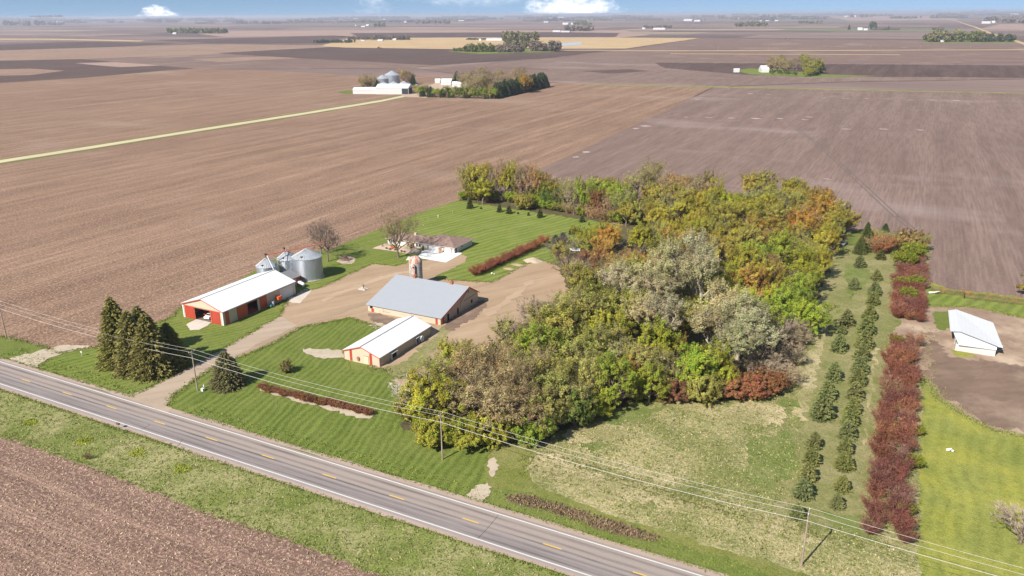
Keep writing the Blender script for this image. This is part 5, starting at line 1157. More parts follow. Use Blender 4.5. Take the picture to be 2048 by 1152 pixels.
s = MB(); hip(s, -46.6, -24.0, 134.6, 143.4, HZ + .17, 3.75); s.build('roof', Shing, t)
s = MB(); hip(s, -31, -17.2, 134.2, 147.2, HZ + .19, 4.35); s.build('roof', Shing, t)
s = MB(); s.box(-47.25, -31.65, 133.94, 134.0, HZ, HZ + .16); s.box(-31.62, -16.54, 133.52, 133.58, HZ, HZ + .18); s.box(-16.6, -16.52, 133.6, 147.7, HZ, HZ + .18); s.build('fascia', WhiteP, t)
s = MB(); s.box(-37.2, -36.2, 138.4, 139.4, 3.0, 4.5); s.build('chimney', mat('brick_pale', (.50, .38, .30), .9), t)
for a, b in ((-27.8, -23.0), (-21.2, -18.6)):
    gd = box_part('garage_door', mat('door_white', (.82, .81, .79), .5), t, a, b, 134.10, 134.17, 0, 1.95)
for x in (-31.0, -28.4, -22.6, -21.4, -18.3): box_part('brick_panel', mat('brick', (.36, .22, .16), .9, noise=[(2, (1, 1, 3), (.48, .33, .25), .4, .6, 3)]), t, x - .3, x + .3, 134.04, 134.16, 0, 2.0)
box_part('brick_panel', mat('brick'), t, -38.0, -34.6, 134.45, 134.56, 0, 2.0)
for x in (-45.6, -44.8, -44.0, -41.5, -37.2, -33.4, -32.2):
    f = box_part('window', WhiteP, t, x - .36, x + .36, 134.40, 134.58, .75, 1.95); box_part('pane', Glass, f, x - .28, x + .28, 134.36, 134.397, .82, 1.88)
f = box_part('window', WhiteP, t, -17.18, -17.1, 139.3, 140.1, 1.0, 1.8); box_part('pane', Glass, f, -17.09, -17.06, 139.4, 140.0, 1.1, 1.7)
box_part('side_door', Dark, t, -17.19, -17.12, 135.0, 135.9, 0, 1.95); box_part('front_door', mat('door_brown', (.16, .08, .05)), t, -35.6, -34.7, 134.38, 134.44, 0, 1.95)
c = G(885, 506); s = MB(); s.box(-22.6, -22.0, 132.0, 132.6, 0, 2.1); o = s.build('porch_pillar', mat('brick'), t)
sheet('concrete_apron', [(812, 521), (843, 517), (891.5, 525.3), (924, 507), (916, 503), (846, 499), (838, 512), (816, 514)], M_concw, .535, 1, .0)
sheet('patio', [(745, 497), (770, 487), (812, 495), (838, 498), (840, 508), (813, 507), (780, 502)], dirt_mat('patio_gravel', (.50, .36, .27), (.56, .42, .32), (.40, .28, .21)), .53, 1, .1)
s = MB(); s.box(-.5, .5, -.9, .9, .25, .35); s.box(-.5, .5, .8, .9, .35, .9); tag(s.build('patio_bench', mat('bench_red', (.62, .12, .06), .6), None, False, (*G(784, 497).xy, .08)), 'orange-red bench on the patio left of the shade tree', 'bench')
for i, (px, py) in enumerate([(773,498),(780,500),(790,501),(803,504),(809,505)]):
    s = MB(); s.lathe([(.02, .0), (.28, 0), (.42, .3), (.34, .62), (.02, .75)], 0, 0, 8); tag(s.build('patio_shrub', mat('box_green', (.07, .07, .03), .9, noise=[(6, (1,1,1), (.14, .11, .06), .4, .6, 3)]), None, False, (*G(px, py).xy, .05)), 'little round shrub at the patio edge, %s from the left' % ordw(i), 'shrub', 'small shrubs along the patio')
for i, (px, py) in enumerate([(822,497),(846,501)]):
    s = MB(); s.lathe([(.02, .0), (.35, 0), (.55, .5), (.45, 1.2), (.2, 1.7), (.02, 1.8)], 0, 0, 9); tag(s.build('entry_shrub', mat('box_green'), None, False, (*G(px, py).xy, .05)), 'dark pointed shrub by the house entry, %s' % ('left of the walk' if i == 0 else 'right of the walk'), 'shrub')

# open shed on the right ------------------------------------------------------------
t = thing('livestock_shed', 'white metal livestock shed with broad roof on the muddy yard', 'shed')
Wm = metal_panel('white_siding', (.52, .51, .49), .3, 'x', .10)
def slab(mb, pts, th=.1):
    n = len(pts); mb.poly(pts); lo = [(x, y, z - th) for x, y, z in pts]; mb.poly(list(reversed(lo)))
    for i in range(n): j = (i+1) % n; mb.quad(pts[i], lo[i], lo[j], pts[j])
def g3(px, py, z): q = G(px, py, z); return (q.x, q.y, z)
s = MB(); slab(s, [g3(1900.7, 662.9, 3.1), g3(1920.8, 663.5, 3.2), g3(1994.9, 692.7, 2.75), g3(2006, 695.1, 2.7), g3(1986.6, 645.5, 2.3), g3(1912.5, 618.6, 2.3), g3(1896.5, 620.6, 2.3)]); s.build('roof', W_roofx, t)
s = MB(); slab(s, [g3(1907, 664.4, 2.98), g3(1920.8, 664.4, 3.06), g3(1994.2, 693.6, 2.62), g3(1993, 700, 1.9), g3(1917.5, 689.6, 1.9), g3(1915, 684, 2.0)], .08); s.build('front_roof', W_roofx, t)
s = MB(); e_ = [g3(1900.7, 663.2, 3.22), g3(1920.8, 663.8, 3.32), g3(1994.9, 693.0, 2.87)]; s.tube(e_, .10, 4); s.build('roof_edge', TrimD, t); s = MB(); p0, p1 = G(1909.3, 700), G(1989.5, 714); s.box(p0.x, p1.x, p0.y - .2, p0.y, -.1, 1.82); s.build('wall', Wm, t)
s = MB(); s.box(p1.x - .15, p1.x, p0.y, p0.y + 1.2, -.1, 1.8); s.box(p0.x, p0.x + .15, p0.y, p0.y + 1.5, -.1, 1.8); s.box(p0.x, p0.x + .15, p0.y + 4.5, p0.y + 20, -.1, 2.1); s.box(p0.x, p1.x, p0.y + 20, p0.y + 20.15, -.1, 2.1); s.build('side_wall', Wm, t)
s = MB()
for k in range(4): s.box(p1.x - .3, p1.x - .1, p0.y + 3.5 + k*4.6, p0.y + 3.7 + k*4.6, 0, 2.1)
s.build('posts', mat('post_wood', (.25, .18, .12), .9), t)
s = MB(); s.tube([(*G(1993, 703).xy, .9), (*G(2004, 699).xy, .9)], .05, 4); s.tube([(*G(1993, 706).xy, .5), (*G(2006, 702).xy, .5)], .05, 4); s.tube([(*G(2004, 699).xy, 0), (*G(2004, 699).xy, 1.2)], .06, 4)
tag(s.build('cattle_gate', mat('gate_white', (.6, .58, .54), .6)), 'short pipe gate at the right end of the livestock shed', 'gate')

# fence behind the yard: separate long runs of board fence
def fence(a, b, label, z=1.5, rails=4, mt='fence_wood'):
    A, B = G(*a), G(*b); t = thing('board_fence', label, 'fence', (A.x, A.y, 0), 0, 'weathered board fences of the cattle pens')
    D_ = B - A; L_ = D_.length; n = max(1, int(L_ / 2.4)); fm = mat('fence_wood', (.22, .13, .07), .9, noise=[(1.5, (1, 1, 3), (.12, .11, .05), .4, .6, 4), (.4, (1, 1, 1), (.40, .12, .05), .58, .66, 2)])
    for k in range(n + 1):
        q = D_ * (k / n); m_ = MB(); m_.box(q.x - .08, q.x + .08, q.y - .08, q.y + .08, -.1, z + .15); m_.build('post', fm, t)
    m_ = MB()
    for r in range(rails):
        zz = .3 + r * (z - .2) / rails; m_.tube([(0, 0, zz), (D_.x, D_.y, zz)], .07, 4)
    m_.build('rails', fm, t)
fence((1862, 580), (2075, 608), 'rusty board fence along the tilled field, back run of the pens')
fence((1868, 586), (1925, 592), 'short green-stained fence run left of the pens, nearest the white post')
fence((1928, 597), (2075, 614), 'front run of the board fence nearest the white-roofed shed')
fence((1925, 584), (1928, 597), 'very short cross fence joining the two long runs')
s = MB(); s.tube([(0, 0, .3), (1.6, .5, .45), (3.0, 1.2, .8)], [.32, .25, .16], 8); s.tube([(1.6, .5, .45), (2.4, .1, .9)], [.15, .08], 6); tag(s.build('fallen_log', mat('bleached', (.70, .66, .60), .8), None, True, (*G(1857, 587).xy, 0)), 'bleached white log lying at the corner of the pen fence', 'log')

# utility poles and wires -----------------------------------------------------------
Wood = mat('pole_wood', (.34, .27, .21), .9, noise=[(2, (1, 1, .2), (.24, .18, .13), .4, .7, 4)]); Wire = mat('wire', (.60, .56, .52), .5, .3)
def pole(x, y, label):
    t = thing('utility_pole', label, 'utility pole', (x, y, 0), 0, 'utility poles along the highway')
    s = MB(); s.tube([(0, 0, -.3), (0, 0, 10)], [.17, .11], 8); s.build('post', Wood, t)
    s = MB(); s.box(-.06, .06, -.85, .85, 9.72, 9.84); s.box(-.06, .06, -.6, .0, 9.3, 9.36); s.build('crossarm', Wood, t)
    for yy in (-.75, .75): q = MB(); q.tube([(0, yy, 9.84), (0, yy, 10.05)], .06, 6); q.build('insulator', mat('porcelain', (.75, .72, .68), .3), t)
    q = MB(); q.tube([(0, 0, 8.3), (0, -.25, 8.35)], .06, 6); q.build('insulator', mat('porcelain'), t)
PX = [-152.6, -86.2, -14.0, 52.3, 118.8, 185.3]
for x, lb in zip(PX[1:5], ('wooden utility pole at the left picture edge by the stubble', 'wooden utility pole at the driveway beside the lone spruce', 'wooden utility pole on the lawn in front of the grove corner', 'wooden utility pole on the meadow near the ends of the spruce rows')): pole(x, 14.5 if x < 100 else 13.3, lb)
for yy, zz, lb in ((-.75, 10.05, 'highway-side top wire strung along the utility poles'), (.75, 10.05, 'field-side top wire strung along the utility poles'), (-.25, 8.35, 'lower wire slung on the utility poles below the crossarms')):
    s = MB(); p_ = []
    for i in range(len(PX)-1):
        ya = (14.5 if PX[i] < 100 else 13.3); yb = (14.5 if PX[i+1] < 100 else 13.3)
        for k in range(12):
            f = k / 12; p_.append((PX[i] + (PX[i+1]-PX[i])*f, ya + (yb-ya)*f + yy, zz - 1.0 * 4 * f * (1-f)))
    s.tube(p_, .022 if yy != -.25 else .034, 4); tag(s.build('power_line', Wire), lb, 'power line')
# small things ---------------------------------------------------------------------
q = G(238, 858); t = thing('mailbox', 'dark mailbox on a thin post at the highway shoulder', 'mailbox', (q.x, q.y, 0), R(90))
s = MB(); s.tube([(0, 0, 0), (0, 0, 1.1)], .05, 6); s.build('post', Galv, t); s = MB(); s.prism([(-.2, 1.1), (.2, 1.1), (.2, 1.35), (.12, 1.47), (-.12, 1.47), (-.2, 1.35)], 'y', -.4, .4); s.build('box', mat('dark_trim'), t)
q = G(406, 782); t = thing('utility_pedestal', 'small white utility pedestal with pipe beside the driveway pole', 'pedestal', (q.x, q.y, 0))
s = MB(); s.box(-.35, .35, -.3, .3, 0, .7); s.build('cabinet', WhiteP, t); s = MB(); s.tube([(.3, .2, 0), (.3, .2, 1.7)], .06, 6); s.box(.15, .45, .1, .3, 1.1, 1.5); s.build('meter_post', WhiteP, t)
q = G(631, 590)
q = G(727, 578); t = thing('well_pump', 'old well pump on a small concrete slab in the gravel yard', 'pump', (q.x, q.y, .06))
s = MB(); s.box(-1.4, 1.4, -1.2, 1.2, -.1, .14); s.build('slab', M_conc, t); s = MB(); s.tube([(0, 0, .1), (0, 0, 1.5)], [.16, .12], 8); s.tube([(0, 0, 1.2), (.45, 0, 1.15), (.5, 0, .95)], .06, 6); s.tube([(0, 0, 1.5), (-.7, 0, 1.2)], .035, 5); s.build('pump_body', mat('dark_trim'), t); s = MB(); s.box(.7, 1.1, -.9, -.5, .14, .7); s.build('valve_box', Galv, t)
t = thing('brush_pile', 'pile of cut branches and junk wood on the lawn left of the shade tree', 'wood pile', (*G(692, 520).xy, 0)); s = MB(); s2 = MB()
for k in range(90):
    a = random.uniform(0, 6.28); r_ = random.uniform(0, 2.3); z = random.uniform(.1, 1.5 - r_ * .5); b = random.uniform(0, 3.14); l_ = random.uniform(.5, 1.4)
    (s if k % 3 else s2).tube([(r_*math.cos(a) - l_*math.cos(b), r_*math.sin(a)*.8 - l_*math.sin(b), max(.05, z - random.uniform(-.3, .3))), (r_*math.cos(a) + l_*math.cos(b), r_*math.sin(a)*.8 + l_*math.sin(b), max(.05, z + random.uniform(-.3, .3)))], random.uniform(.04, .10), 4)
s.build('branches', mat('cut_wood', (.24, .15, .11), .9), t); s2.build('boards', mat('old_boards', (.42, .28, .24), .9), t)
sheet('bare_patch', [(674, 524), (680, 514), (700, 512), (712, 520), (704, 528), (684, 529)], M_path, .525, .6, .3)
t = thing('dirt_mound', 'mound of dirt at the end of the hedge by the barnyard', 'dirt pile', (*G(1066, 522).xy, 0)); s = MB(); nr, nk = 7, 18
for i in range(nr):
    for k in range(nk):
        rr = 3.6 * i / (nr-1) * (1 + .12*math.sin(k*2.1)); a = 2*math.pi*k/nk; s.v.append((rr*math.cos(a), rr*math.sin(a)*.8, 1.25*(1-(i/(nr-1))**1.4) + (random.uniform(-.12, .12) if 0 < i < nr-1 else 0)))
for i in range(nr-1):
    for k in range(nk): k2 = (k+1) % nk; s.f.append((i*nk+k, (i+1)*nk+k, (i+1)*nk+k2, i*nk+k2)); s.mi.append(0)
s.build('earth', M_path, t, True)
for i, (px, py, sx_, lb) in enumerate([(1036, 530, 2.2, 'low ridge of spoil dirt left of the mound by the yard'), (1018, 538, 1.8, 'small heap of spoil at the lawn edge behind the barn')]):
    s = MB(); s.lathe([(.02, .55), (.7, .42), (1.3, .15), (1.7, 0)], 0, 0, 12); o = s.build('dirt_heap', M_yard, None, True, (*G(px, py).xy, .03)); o.scale = (sx_*.8, .8, .8); tag(o, lb, 'dirt pile')
s = MB(); s.tube([(0, 0, .25), (.5, .1, .4), (.9, .1, .75)], [.25, .28, .10], 8); s.tube([(1.0, 0, .3), (1.3, .4, .2)], [.2, .25], 7); tag(s.build('lawn_ornament', mat('bleached'), None, True, (*G(1892, 902).xy, 0)), 'small white ornament on the dandelion lawn at the right', 'ornament')
s = MB(); s.tube([(0, 0, 0), (0, 0, 1.4)], .06, 6); s.box(-.35, .35, -.04, .04, .9, 1.3); tag(s.build('lawn_post', WhiteP, None, False, (*G(164, 712).xy, 0)), 'white marker post in the grass left of the big spruces', 'post')
for (px, py, lb) in ((876, 436, 'white garden stake on the back lawn behind the house'), (905, 427, 'tan garden stake on the back lawn, right of the white one'), (847, 452, 'low white stone on the back lawn nearest the house roof')):
    s = MB(); s.tube([(0, 0, 0), (.05, 0, 1.5 if 'stake' in lb else .5)], .10, 6); s.box(-.25, .3, -.03, .03, .9, 1.1) if 'white garden' in lb else None; tag(s.build('garden_stake', WhiteP if 'tan' not in lb else mat('old_boards'), None, False, (*G(px, py).xy, 0)), lb, 'stake')
q = G(1624, 636); t = thing('red_trailer', 'bright red trailer frame lying in the shade of the grove edge', 'trailer', (q.x, q.y, .05), R(-20))
s = MB(); s.box(-1.3, 1.3, -.6, .6, .45, .62); s.box(-1.3, -1.2, -.6, .6, .62, 1.0); s.box(1.2, 2.6, -.06, .06, .45, .55); s.build('bed', mat('bright_red', (.75, .06, .03), .5), t)
for sg in (-1, 1): m_ = MB(); m_.tube([(0, sg*.65, .3), (0, sg*.82, .3)], .3, 12); m_.build('wheel', mat('tyre'), t)
t = thing('log_row', 'row of old logs and junk at the corner of the back lawn', 'log pile', (*G(1232, 449).xy, 0), R(-20)); s = MB()
for k in range(8): s.tube([(-2.5 + k*.6, -.5 + random.uniform(-.4, .4), .15 + .2*(k % 2)), (-.8 + k*.6, .3 + random.uniform(-.4, .4), .2)], .16, 6)
s.build('logs', mat('cut_wood'), t)
q = G(983, 549); s = MB(); s.tube([(0, 0, .3), (.4, .1, .5)], [.3, .25], 8); s.tube([(.9, 0, .2), (1.0, .3, .25)], .2, 7); tag(s.build('white_boulder', mat('bleached'), None, True, (q.x, q.y, .05)), 'white stones at the barnyard end of the red hedge', 'stone')
q = G(948, 720); s = MB(); s.lathe([(.02, .7), (.6, .6), (1.2, .3), (1.5, 0)], 0, 0, 10); tag(s.build('gravel_heap', M_path, None, True, (q.x, q.y, .04)), 'small pale gravel heap on the track beside the grove', 'gravel heap')
t = thing('farm_machine', 'old dark farm machine half hidden in the grove behind the bare tree', 'farm machine', (*G(1178, 540).xy, .08), R(30)); s = MB(); s.box(-1.8, 1.8, -.8, .8, .6, 1.5); s.box(-.6, .8, -.6, .6, 1.5, 2.2); s.build('body', mat('dull_white', (.42, .40, .40), .6), t)
for xx in (-1.2, 1.2):
    for sg in (-1, 1): m_ = MB(); m_.tube([(xx, sg*.8, .5), (xx, sg*1.05, .5)], .5, 12); m_.build('wheel', mat('tyre'), t)
# ------------------------------------------------------------------ neighbouring and distant farms
def shed(px0, px1, py, h, label, depth=14, m=W_roof, wm=None, group=None, hr=None, axis='x', cat='farm building', name='farm_building'):
    A, B = G(px0, py), G(px1, py); L_ = (B - A).length; rz = math.atan2(B.y - A.y, B.x - A.x)
    t = thing(name, label, cat, (A.x, A.y, 0), rz, group)
    s = MB(); s.box(0, L_, 0, depth, -.5, h)
    if axis == 'x': s.prism([(0, h), (depth/2, hr or h*1.5), (depth, h)], 'x', 0, L_)
    else: s.prism([(0, h), (L_/2, hr or h*1.5), (L_, h)], 'y', 0, depth)
    s.build('wall', wm or WhiteP, t)
    gable_roof(t, 0, L_, 0, depth, h, hr or h*1.5, depth/2 if axis == 'x' else L_/2, axis, m, .3, cap=None, fascia=None)
    return t
FR = mat('far_roof', (.70, .70, .71), .5)
# the farm along the gravel road
shed(706, 790, 188, 4.5, 'long low white shed, leftmost at the farm along the gravel road', 14, FR, hr=6.5)
m1 = shed(752, 817, 188.5, 7, 'wide white machine shed with dark open door at the gravel-road farm', 26, FR, hr=10)
A = G(803, 188.5); 
dd = MB(); Lm = (G(817, 188.5) - G(752, 188.5)).length; dd.box(Lm + .05, Lm + .2, 4, 20, 0, 6); dd.box(Lm * .80, Lm * .99, -.2, -.05, 0, 6); dd.build('door', mat('dark_door', (.03, .04, .05)), m1)
for (px, py, r_, he, hr, lb) in [(785, 172, 9, 13, 18, 'tallest grain bin at the gravel-road farm'), (766, 176, 7, 11, 15, 'second tallest grain bin, left at the gravel-road farm'), (768, 182, 6, 7, 10, 'short grain bin in front on the left at the gravel-road farm'), (788, 181, 6, 7, 10, 'short grain bin below the tallest at the gravel-road farm'), (808, 178, 5, 6, 9, 'small grain bin right of the tallest at the gravel-road farm'), (800, 184, 4, 5, 8, 'smallest grain bin beside the machine shed at the gravel-road farm')]:
    q = G(px, py); grain_bin(q.x, q.y, r_, he, hr, lb, 16, 'grain bins at the gravel-road farm', False)
shed(882, 902, 170, 4, 'white house with hip roof across the yard of the gravel-road farm', 16, FR, hr=7, cat='house', name='house')
shed(904, 922, 174, 3.5, 'white shed at the edge of the trees at the gravel-road farm', 10, FR, hr=6)
shed(870, 880, 166, 3, 'small white garage left of the white house at the gravel-road farm', 8, FR, hr=5)
for i, (px, py, pt) in enumerate([(826,176,pr_),(830,181,pr_),(822,170,pw),(834,171,pw)]):
    q = G(px, py); car(q.x, q.y, R(30 * i), pt, ['red pickup nearer the big shed on the neighbour farmyard', 'red car nearest the gravel road on the neighbour farmyard', 'white van beside the bare trees on the neighbour farmyard', 'white car in the middle of the neighbour farmyard'][i], 'car', 5.2, 2)
def far_tree(k, px, py, h, label, group, wide=.42, kind=None):
    c = jit(KC[k][0], .12) if k != 'E' else jit((.10, .125, .065), .15); pk = kind or ('bigspruce%d' % random.randrange(3) if k == 'E' else 'leafy%d' % random.randrange(5) if k in 'YGORD' else 'sparse%d' % random.randrange(3))
    bh, br = (15, 4.6) if pk[:3] == 'big' else (10, 4.2); q = G(px, py); s = h * wide / br
    place(pk, 'spruce_tree' if k == 'E' else 'tree', label, 'spruce' if k == 'E' else 'tree', (q.x, q.y, -.1), random.uniform(0, 6), (s, s, h / bh), c, group)
gname = 'trees of the neighbour farm grove'
pts = []
for i in range(24):   # right flank of spruces
    f = i / 23; pts.append((992 + f*98 , 196 - f*22, 'E', random.uniform(14, 18), 'right spruce flank of the neighbour grove'))
for i in range(20): f = i / 19; pts.append((838 + f*150, 193 + f*5, 'GEDEG'[i % 5] if i < 10 else 'DGEOG'[i % 5], random.uniform(8, 12), 'front edge of the neighbour grove'))
poly = [(925, 178), (925, 158), (1000, 160), (1085, 168), (1060, 184), (990, 195), (940, 190)]
k_ = 0
while k_ < 48:
    x, y = random.uniform(920, 1088), random.uniform(157, 196)
    if inpoly(x, y, poly): pts.append((x, y, random.choice('KKBKOKKBR'), random.uniform(14, 19), 'inside of the neighbour grove')); k_ += 1
pts.append((930, 193, 'C', 13, 'x'))
cc_ = {}
for (x, y, k, h, z_) in sorted(pts, key=lambda q_: q_[0]):
    if z_ == 'x': far_tree('C', x, y, h, 'single pale flowering tree on the front edge of the neighbour grove', gname, .4, 'leafy1'); continue
    cn = 'dark spruce' if k == 'E' else KC[k][1] + ' tree'; i = cc_.get((cn, z_), 0); cc_[(cn, z_)] = i + 1
    far_tree(k, x, y, h, '%s on the %s, %s such from the left' % (cn, z_, ordw(i)) if 'inside' not in z_ else '%s inside the neighbour grove, %s such from the left' % (cn, ordw(i)), gname)
for i, (px, py, k, h) in enumerate([(727,181,'K',15),(736,179,'K',17),(746,180,'K',16),(755,181,'E',12),(808,168,'K',18),(818,168,'K',17),(826,170,'E',12),(812,170,'K',15),(914,168,'E',16)]):
    far_tree(k, px, py, h, '%s by the neighbour grain bins, %s from the left' % ('dark spruce' if k == 'E' else 'bare brown tree', ordw(i)), 'trees round the neighbour bins')
# isolated grove on the right
poly = [(1528, 146), (1520, 135), (1640, 132), (1652, 142), (1622, 152), (1590, 151), (1545, 149)]; k_ = 0; lst = []
while k_ < 28:
    x, y = random.uniform(1515, 1655), random.uniform(131, 153)
    if inpoly(x, y, poly): lst.append((x, y, random.choice('KKKKBOK' if x < 1600 else 'YOYKO'), random.uniform(15, 20))); k_ += 1
lst += [(1620, 152, 'Y', 11), (1628, 149, 'G', 9), (1612, 153, 'Y', 10), (1560, 150, 'D', 6), (1575, 151, 'D', 6), (1590, 152, 'D', 6), (1545, 149, 'D', 6), (1640, 145, 'E', 9), (1634, 148, 'E', 9), (1647, 141, 'E', 9)]
cc_ = {}
for (x, y, k, h) in sorted(lst):
    cn = 'dark evergreen' if k == 'E' else KC[k][1] + ' tree'; i = cc_.get(cn, 0); cc_[cn] = i + 1
    far_tree(k, x, y, h, '%s of the lone field grove, %s such from the left' % (cn, ordw(i)), 'trees of the lone grove in the field')
shed(1523, 1538, 145, 4.5, 'white metal shed at the left end of the lone field grove', 22, FR, hr=9, cat='shed')
shed(1468, 1479, 144.5, 4, 'small white shed on the grass left of the lone field grove', 8, FR, hr=5, cat='shed')

# far shelterbelts: each reads as one mass
M_farleaf = {}
def farmat(name, a, b):
    if name not in M_farleaf:
        t = NT('far_' + name, .95, .02); M_farleaf[name] = t.done(t.mix(t.ramp(t.noise(.12, det=4, rough=.7), .35, .65), a, b))
    return M_farleaf[name]
FM = {'g': lambda: farmat('grove_green', (.095, .115, .035), (.17, .175, .055)), 'k': lambda: farmat('grove_brown', (.13, .105, .08), (.22, .175, .14)),
      'e': lambda: farmat('grove_dark', (.05, .062, .035), (.09, .10, .055)), 'o': lambda: farmat('grove_olive', (.12, .115, .055), (.20, .18, .08))}
def far_grove(px0, px1, py, hp, k, depth=60):
    A, B = G(px0, py), G(px1, py); D_ = B - A; L_ = D_.length; dist = ((A + B)/2 - CAMP).length
    hp *= 1.2; hm = hp * dist / FPX; n = int(min(130, max(8, L_ / (hm * .42) * (3.2 if dist < 4500 else 1.4)))); C = []; s = []
    per = 120 if dist < 4000 else 36 if dist < 9000 else 16
    nn = Vector((-D_.y, D_.x, 0)).normalized()
    for i in range(n):
        p_ = A + D_ * random.random() + nn * random.uniform(0, min(depth, L_ * .5)); h = hm * random.uniform(.62, 1.05); r_ = hm * random.uniform(.28, .42)
        g_ = rng.normal(size=(per, 3)); g_ /= np.linalg.norm(g_, axis=1)[:, None]; g_ *= rng.uniform(.5, 1, per)[:, None]
        C.append(np.array([p_.x, p_.y, h * .50]) + g_ * [r_, r_, h * .48]); s.append(np.full(per, r_ * (.42 if per > 50 else .85)))
    C = np.concatenate(C); C[:, 2] = np.maximum(C[:, 2], .2); n = len(C)
    me = cards('far_grove', C, np.concatenate(s), np.zeros(n), np.zeros(n), FM[k](), aspect=1.0)
    o = bpy.data.objects.new('far_grove', me); COL.objects.link(o); o['kind'] = 'stuff'; o['label'] = 'distant shelterbelt of trees reading as one mass'; o['category'] = 'grove'
far_list = [(0,80,51,7,'k'),(0,100,43,6,'o'),(0,40,32.5,3,'k'),(60,125,37,4,'k'),(105,180,40,4,'k'),(330,372,66.5,8,'g'),(368,442,67,8,'o'),(285,352,45,5,'k'),(290,362,41,4,'k'),(375,430,42,4,'k'),(452,485,43,4,'k'),
 (465,560,48,5,'k'),(572,642,45,5,'k'),(600,672,41,4,'k'),(636,690,38,3,'k'),(700,740,38,4,'k'),(625,700,86,5,'e'),(688,812,79.5,6,'k'),(740,812,80,8,'k'),(715,742,46,5,'g'),(738,772,46,5,'o'),(738,768,53,6,'k'),(775,820,38,4,'k'),(812,842,44,4,'k'),(832,898,47.5,6,'k'),(912,948,42,4,'k'),
 (905,940,103,6,'g'),(925,985,104,15,'g'),(975,1000,103,9,'o'),(990,1045,105,14,'k'),(1000,1075,84,17,'o'),(1050,1122,103,18,'k'),(1010,1060,98,14,'o'),(930,1000,80,3,'e'),(1070,1120,41,5,'k'),(1035,1080,38,4,'k'),(1100,1145,39,4,'k'),(1150,1175,46,5,'o'),(1128,1180,62,9,'k'),(1145,1180,50,5,'g'),(1205,1272,38,4,'k'),(1285,1342,56,5,'k'),(1175,1220,41,4,'k'),(1380,1410,41,4,'k'),(1434,1500,38,4,'k'),(1470,1535,53,8,'o'),(1505,1560,42,5,'k'),(1520,1578,34,5,'k'),(1555,1640,30,3,'k'),(1598,1640,47,5,'o'),(1640,1720,27,3,'k'),(1700,1742,35,6,'k'),(1745,1800,60,3,'k'),
 (1850,1925,84,17,'o'),(1920,1968,84,16,'g'),(1960,2030,84,12,'e'),(1865,1890,60,4,'k'),(1738,1750,59,12,'e'),(1768,1778,60,6,'k'),(1930,1990,26,4,'k'),(1965,2060,46,9,'k'),(1850,1900,27,3,'k'),(2000,2060,34,4,'k')]
for i in range(80):      # more faint shelterbelts toward the skyline
    hx = random.uniform(-20, 2050); yh = 38.5 - .0075 * hx + random.choice([4, 5.5, 7, 9, 12]); far_list.append((hx, hx + random.uniform(25, 95), yh, random.uniform(2.4, 4.2), random.choice('kkoe')))
for q in far_list: far_grove(*q)
far_tree('E', 1698, 59, 24, 'lone dark spruce standing left of a distant white farmhouse', None, .3)
far_tree('D', 1744, 58, 26, 'broad dark tree right of the distant white farmhouse', None, .5)
# distant white farm buildings along the horizon
blds = [(345,352,68,2.6),(755,765,82,3),(785,792,80,3),(722,729,82,2),(710,712,52,2),(722,730,54,2),(732,737,52,3),(958,962,82,4),(972,1004,81,4),(1105,1120,64,3),(1121,1139,64.5,2.4),(1125,1136,49,3.4),(1142,1147,49,3),(1150,1154,49,3),
 (1087,1096,45,2),(1097,1110,38,2),(1115,1128,37,3),(1210,1224,37,2),(1172,1176,42,2),(1284,1290,58,2.4),(1306,1330,59,3),(1367,1384,42,3.4),(1388,1400,43,3),(1466,1470,38,2),(1475,1480,38,2),(1517,1523,42,2),(1530,1538,42,2),(1549,1556,42,2),(1540,1545,35,2.6),(1553,1560,35,2.4),(1688,1694,34,2),(1706,1714,34,2.6),(1715,1725,60,4),(1727,1735,60.5,3),(1828,1850,25,2),(1963,1981,47,3.4),(1983,1990,46,3.4),(1938,1946,28,2),(2020,2034,30,2.4),(1879,1887,84,4),(1891,1898,83,5),
 (268,300,38,2),(70,78,41,2),(112,125,45,2),(2,12,40,2),(50,56,38,2),(430,446,44,2),(588,594,45,3),(378,392,38,2),(707,716,39,2),(765,770,40,2),(808,812,45,2.4),(917,928,42,2),(1622,1630,27,2),(1640,1650,26,2),(1010,1016,103,5),(988,993,100,4)]
WF = mat('far_white', (.55, .55, .55), .6)
for i, (a, b, y, hp) in enumerate(sorted(blds)):
    d_ = (G((a+b)/2, y) - CAMP).length; h = hp * d_ / FPX
    big = (b - a) > 12
    shed(a, b, y, h * .62, 'tiny %s farm building far off near the skyline, %s from the left' % ('long white' if big else 'white', ordw(i)), min(30, (G(b, y) - G(a, y)).length * .6), WF, WF, 'distant white farm buildings', hr=h)
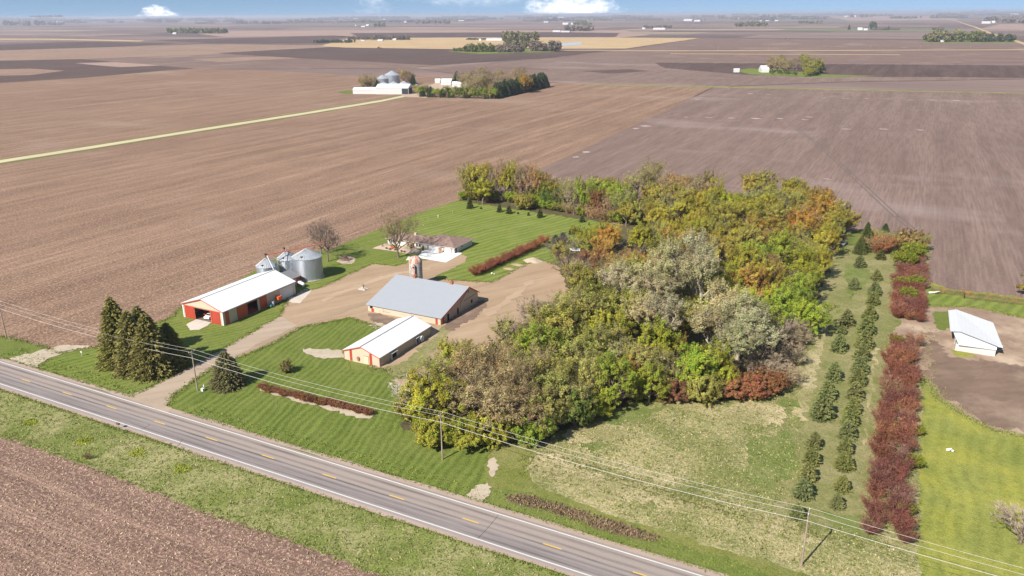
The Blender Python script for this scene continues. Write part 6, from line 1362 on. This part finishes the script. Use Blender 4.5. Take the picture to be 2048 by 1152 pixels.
for i, px in enumerate((1108.5, 1113, 1117.5)):
    pass
# distant tractors at work
for (px, py, lb) in ((757, 96.5, 'tiny dark tractor raising dust on the dark field, left of middle'), (1571, 78.5, 'tiny tractor at work in the far field right of middle')):
    q = G(px, py); d_ = (q - CAMP).length; k = 1.3
    t = thing('tractor', lb, 'tractor', (q.x, q.y, 0)); t.scale = (k, k, k)
    s = MB(); s.box(-2.6, 1.0, -.5, .5, 1.0, 2.0); s.build('hood', mat('dark_trim'), t); s = MB(); s.box(.2, 2.0, -.8, .8, 1.4, 3.2); s.build('cab', mat('tractor_cab', (.15, .06, .04)), t)
    for (xx, rr) in ((1.2, 1.0), (-1.9, .6)):
        for sg in (-1, 1): m_ = MB(); m_.tube([(xx, sg*.8, rr), (xx, sg*1.3, rr)], rr, 14); m_.build('wheel', mat('tyre'), t)
    s = MB(); s.box(2.2, 5.5, -5, 5, .5, 1.1); s.build('drawn_implement', mat('implement_red'), t)
# line of poles on the far track
for i, (px, py) in enumerate([(1352,101),(1436,101),(1537,101),(1634,101),(1740,100),(1840,100),(1940,99.5)]):
    q = G(px, py); t = thing('utility_pole', 'faint far utility pole along the distant track, %s from the left' % ordw(i), 'utility pole', (q.x, q.y, 0), 0, 'far utility poles on the distant track')
    s = MB(); s.tube([(0, 0, 0), (0, 0, 10)], .22, 5); s.build('post', Wood, t); s = MB(); s.box(-1, 1, -.1, .1, 9, 9.3); s.build('crossarm', Wood, t)
# ------------------------------------------------------------------ haze
hz = MB(); hz.box(-60000, 60000, -3000, 90000, -1.6, 100)
hm = bpy.data.materials.new('haze'); hm.use_nodes = True; nt = hm.node_tree; nt.nodes.clear()
ho = nt.nodes.new('ShaderNodeOutputMaterial'); pv = nt.nodes.new('ShaderNodeVolumePrincipled'); pv.inputs['Color'].default_value = (.80, .84, .97, 1); pv.inputs['Density'].default_value = 6.5e-5; pv.inputs['Anisotropy'].default_value = .1
nt.links.new(pv.outputs[0], ho.inputs['Volume'])
tag(hz.build('haze', hm), kind='stuff')
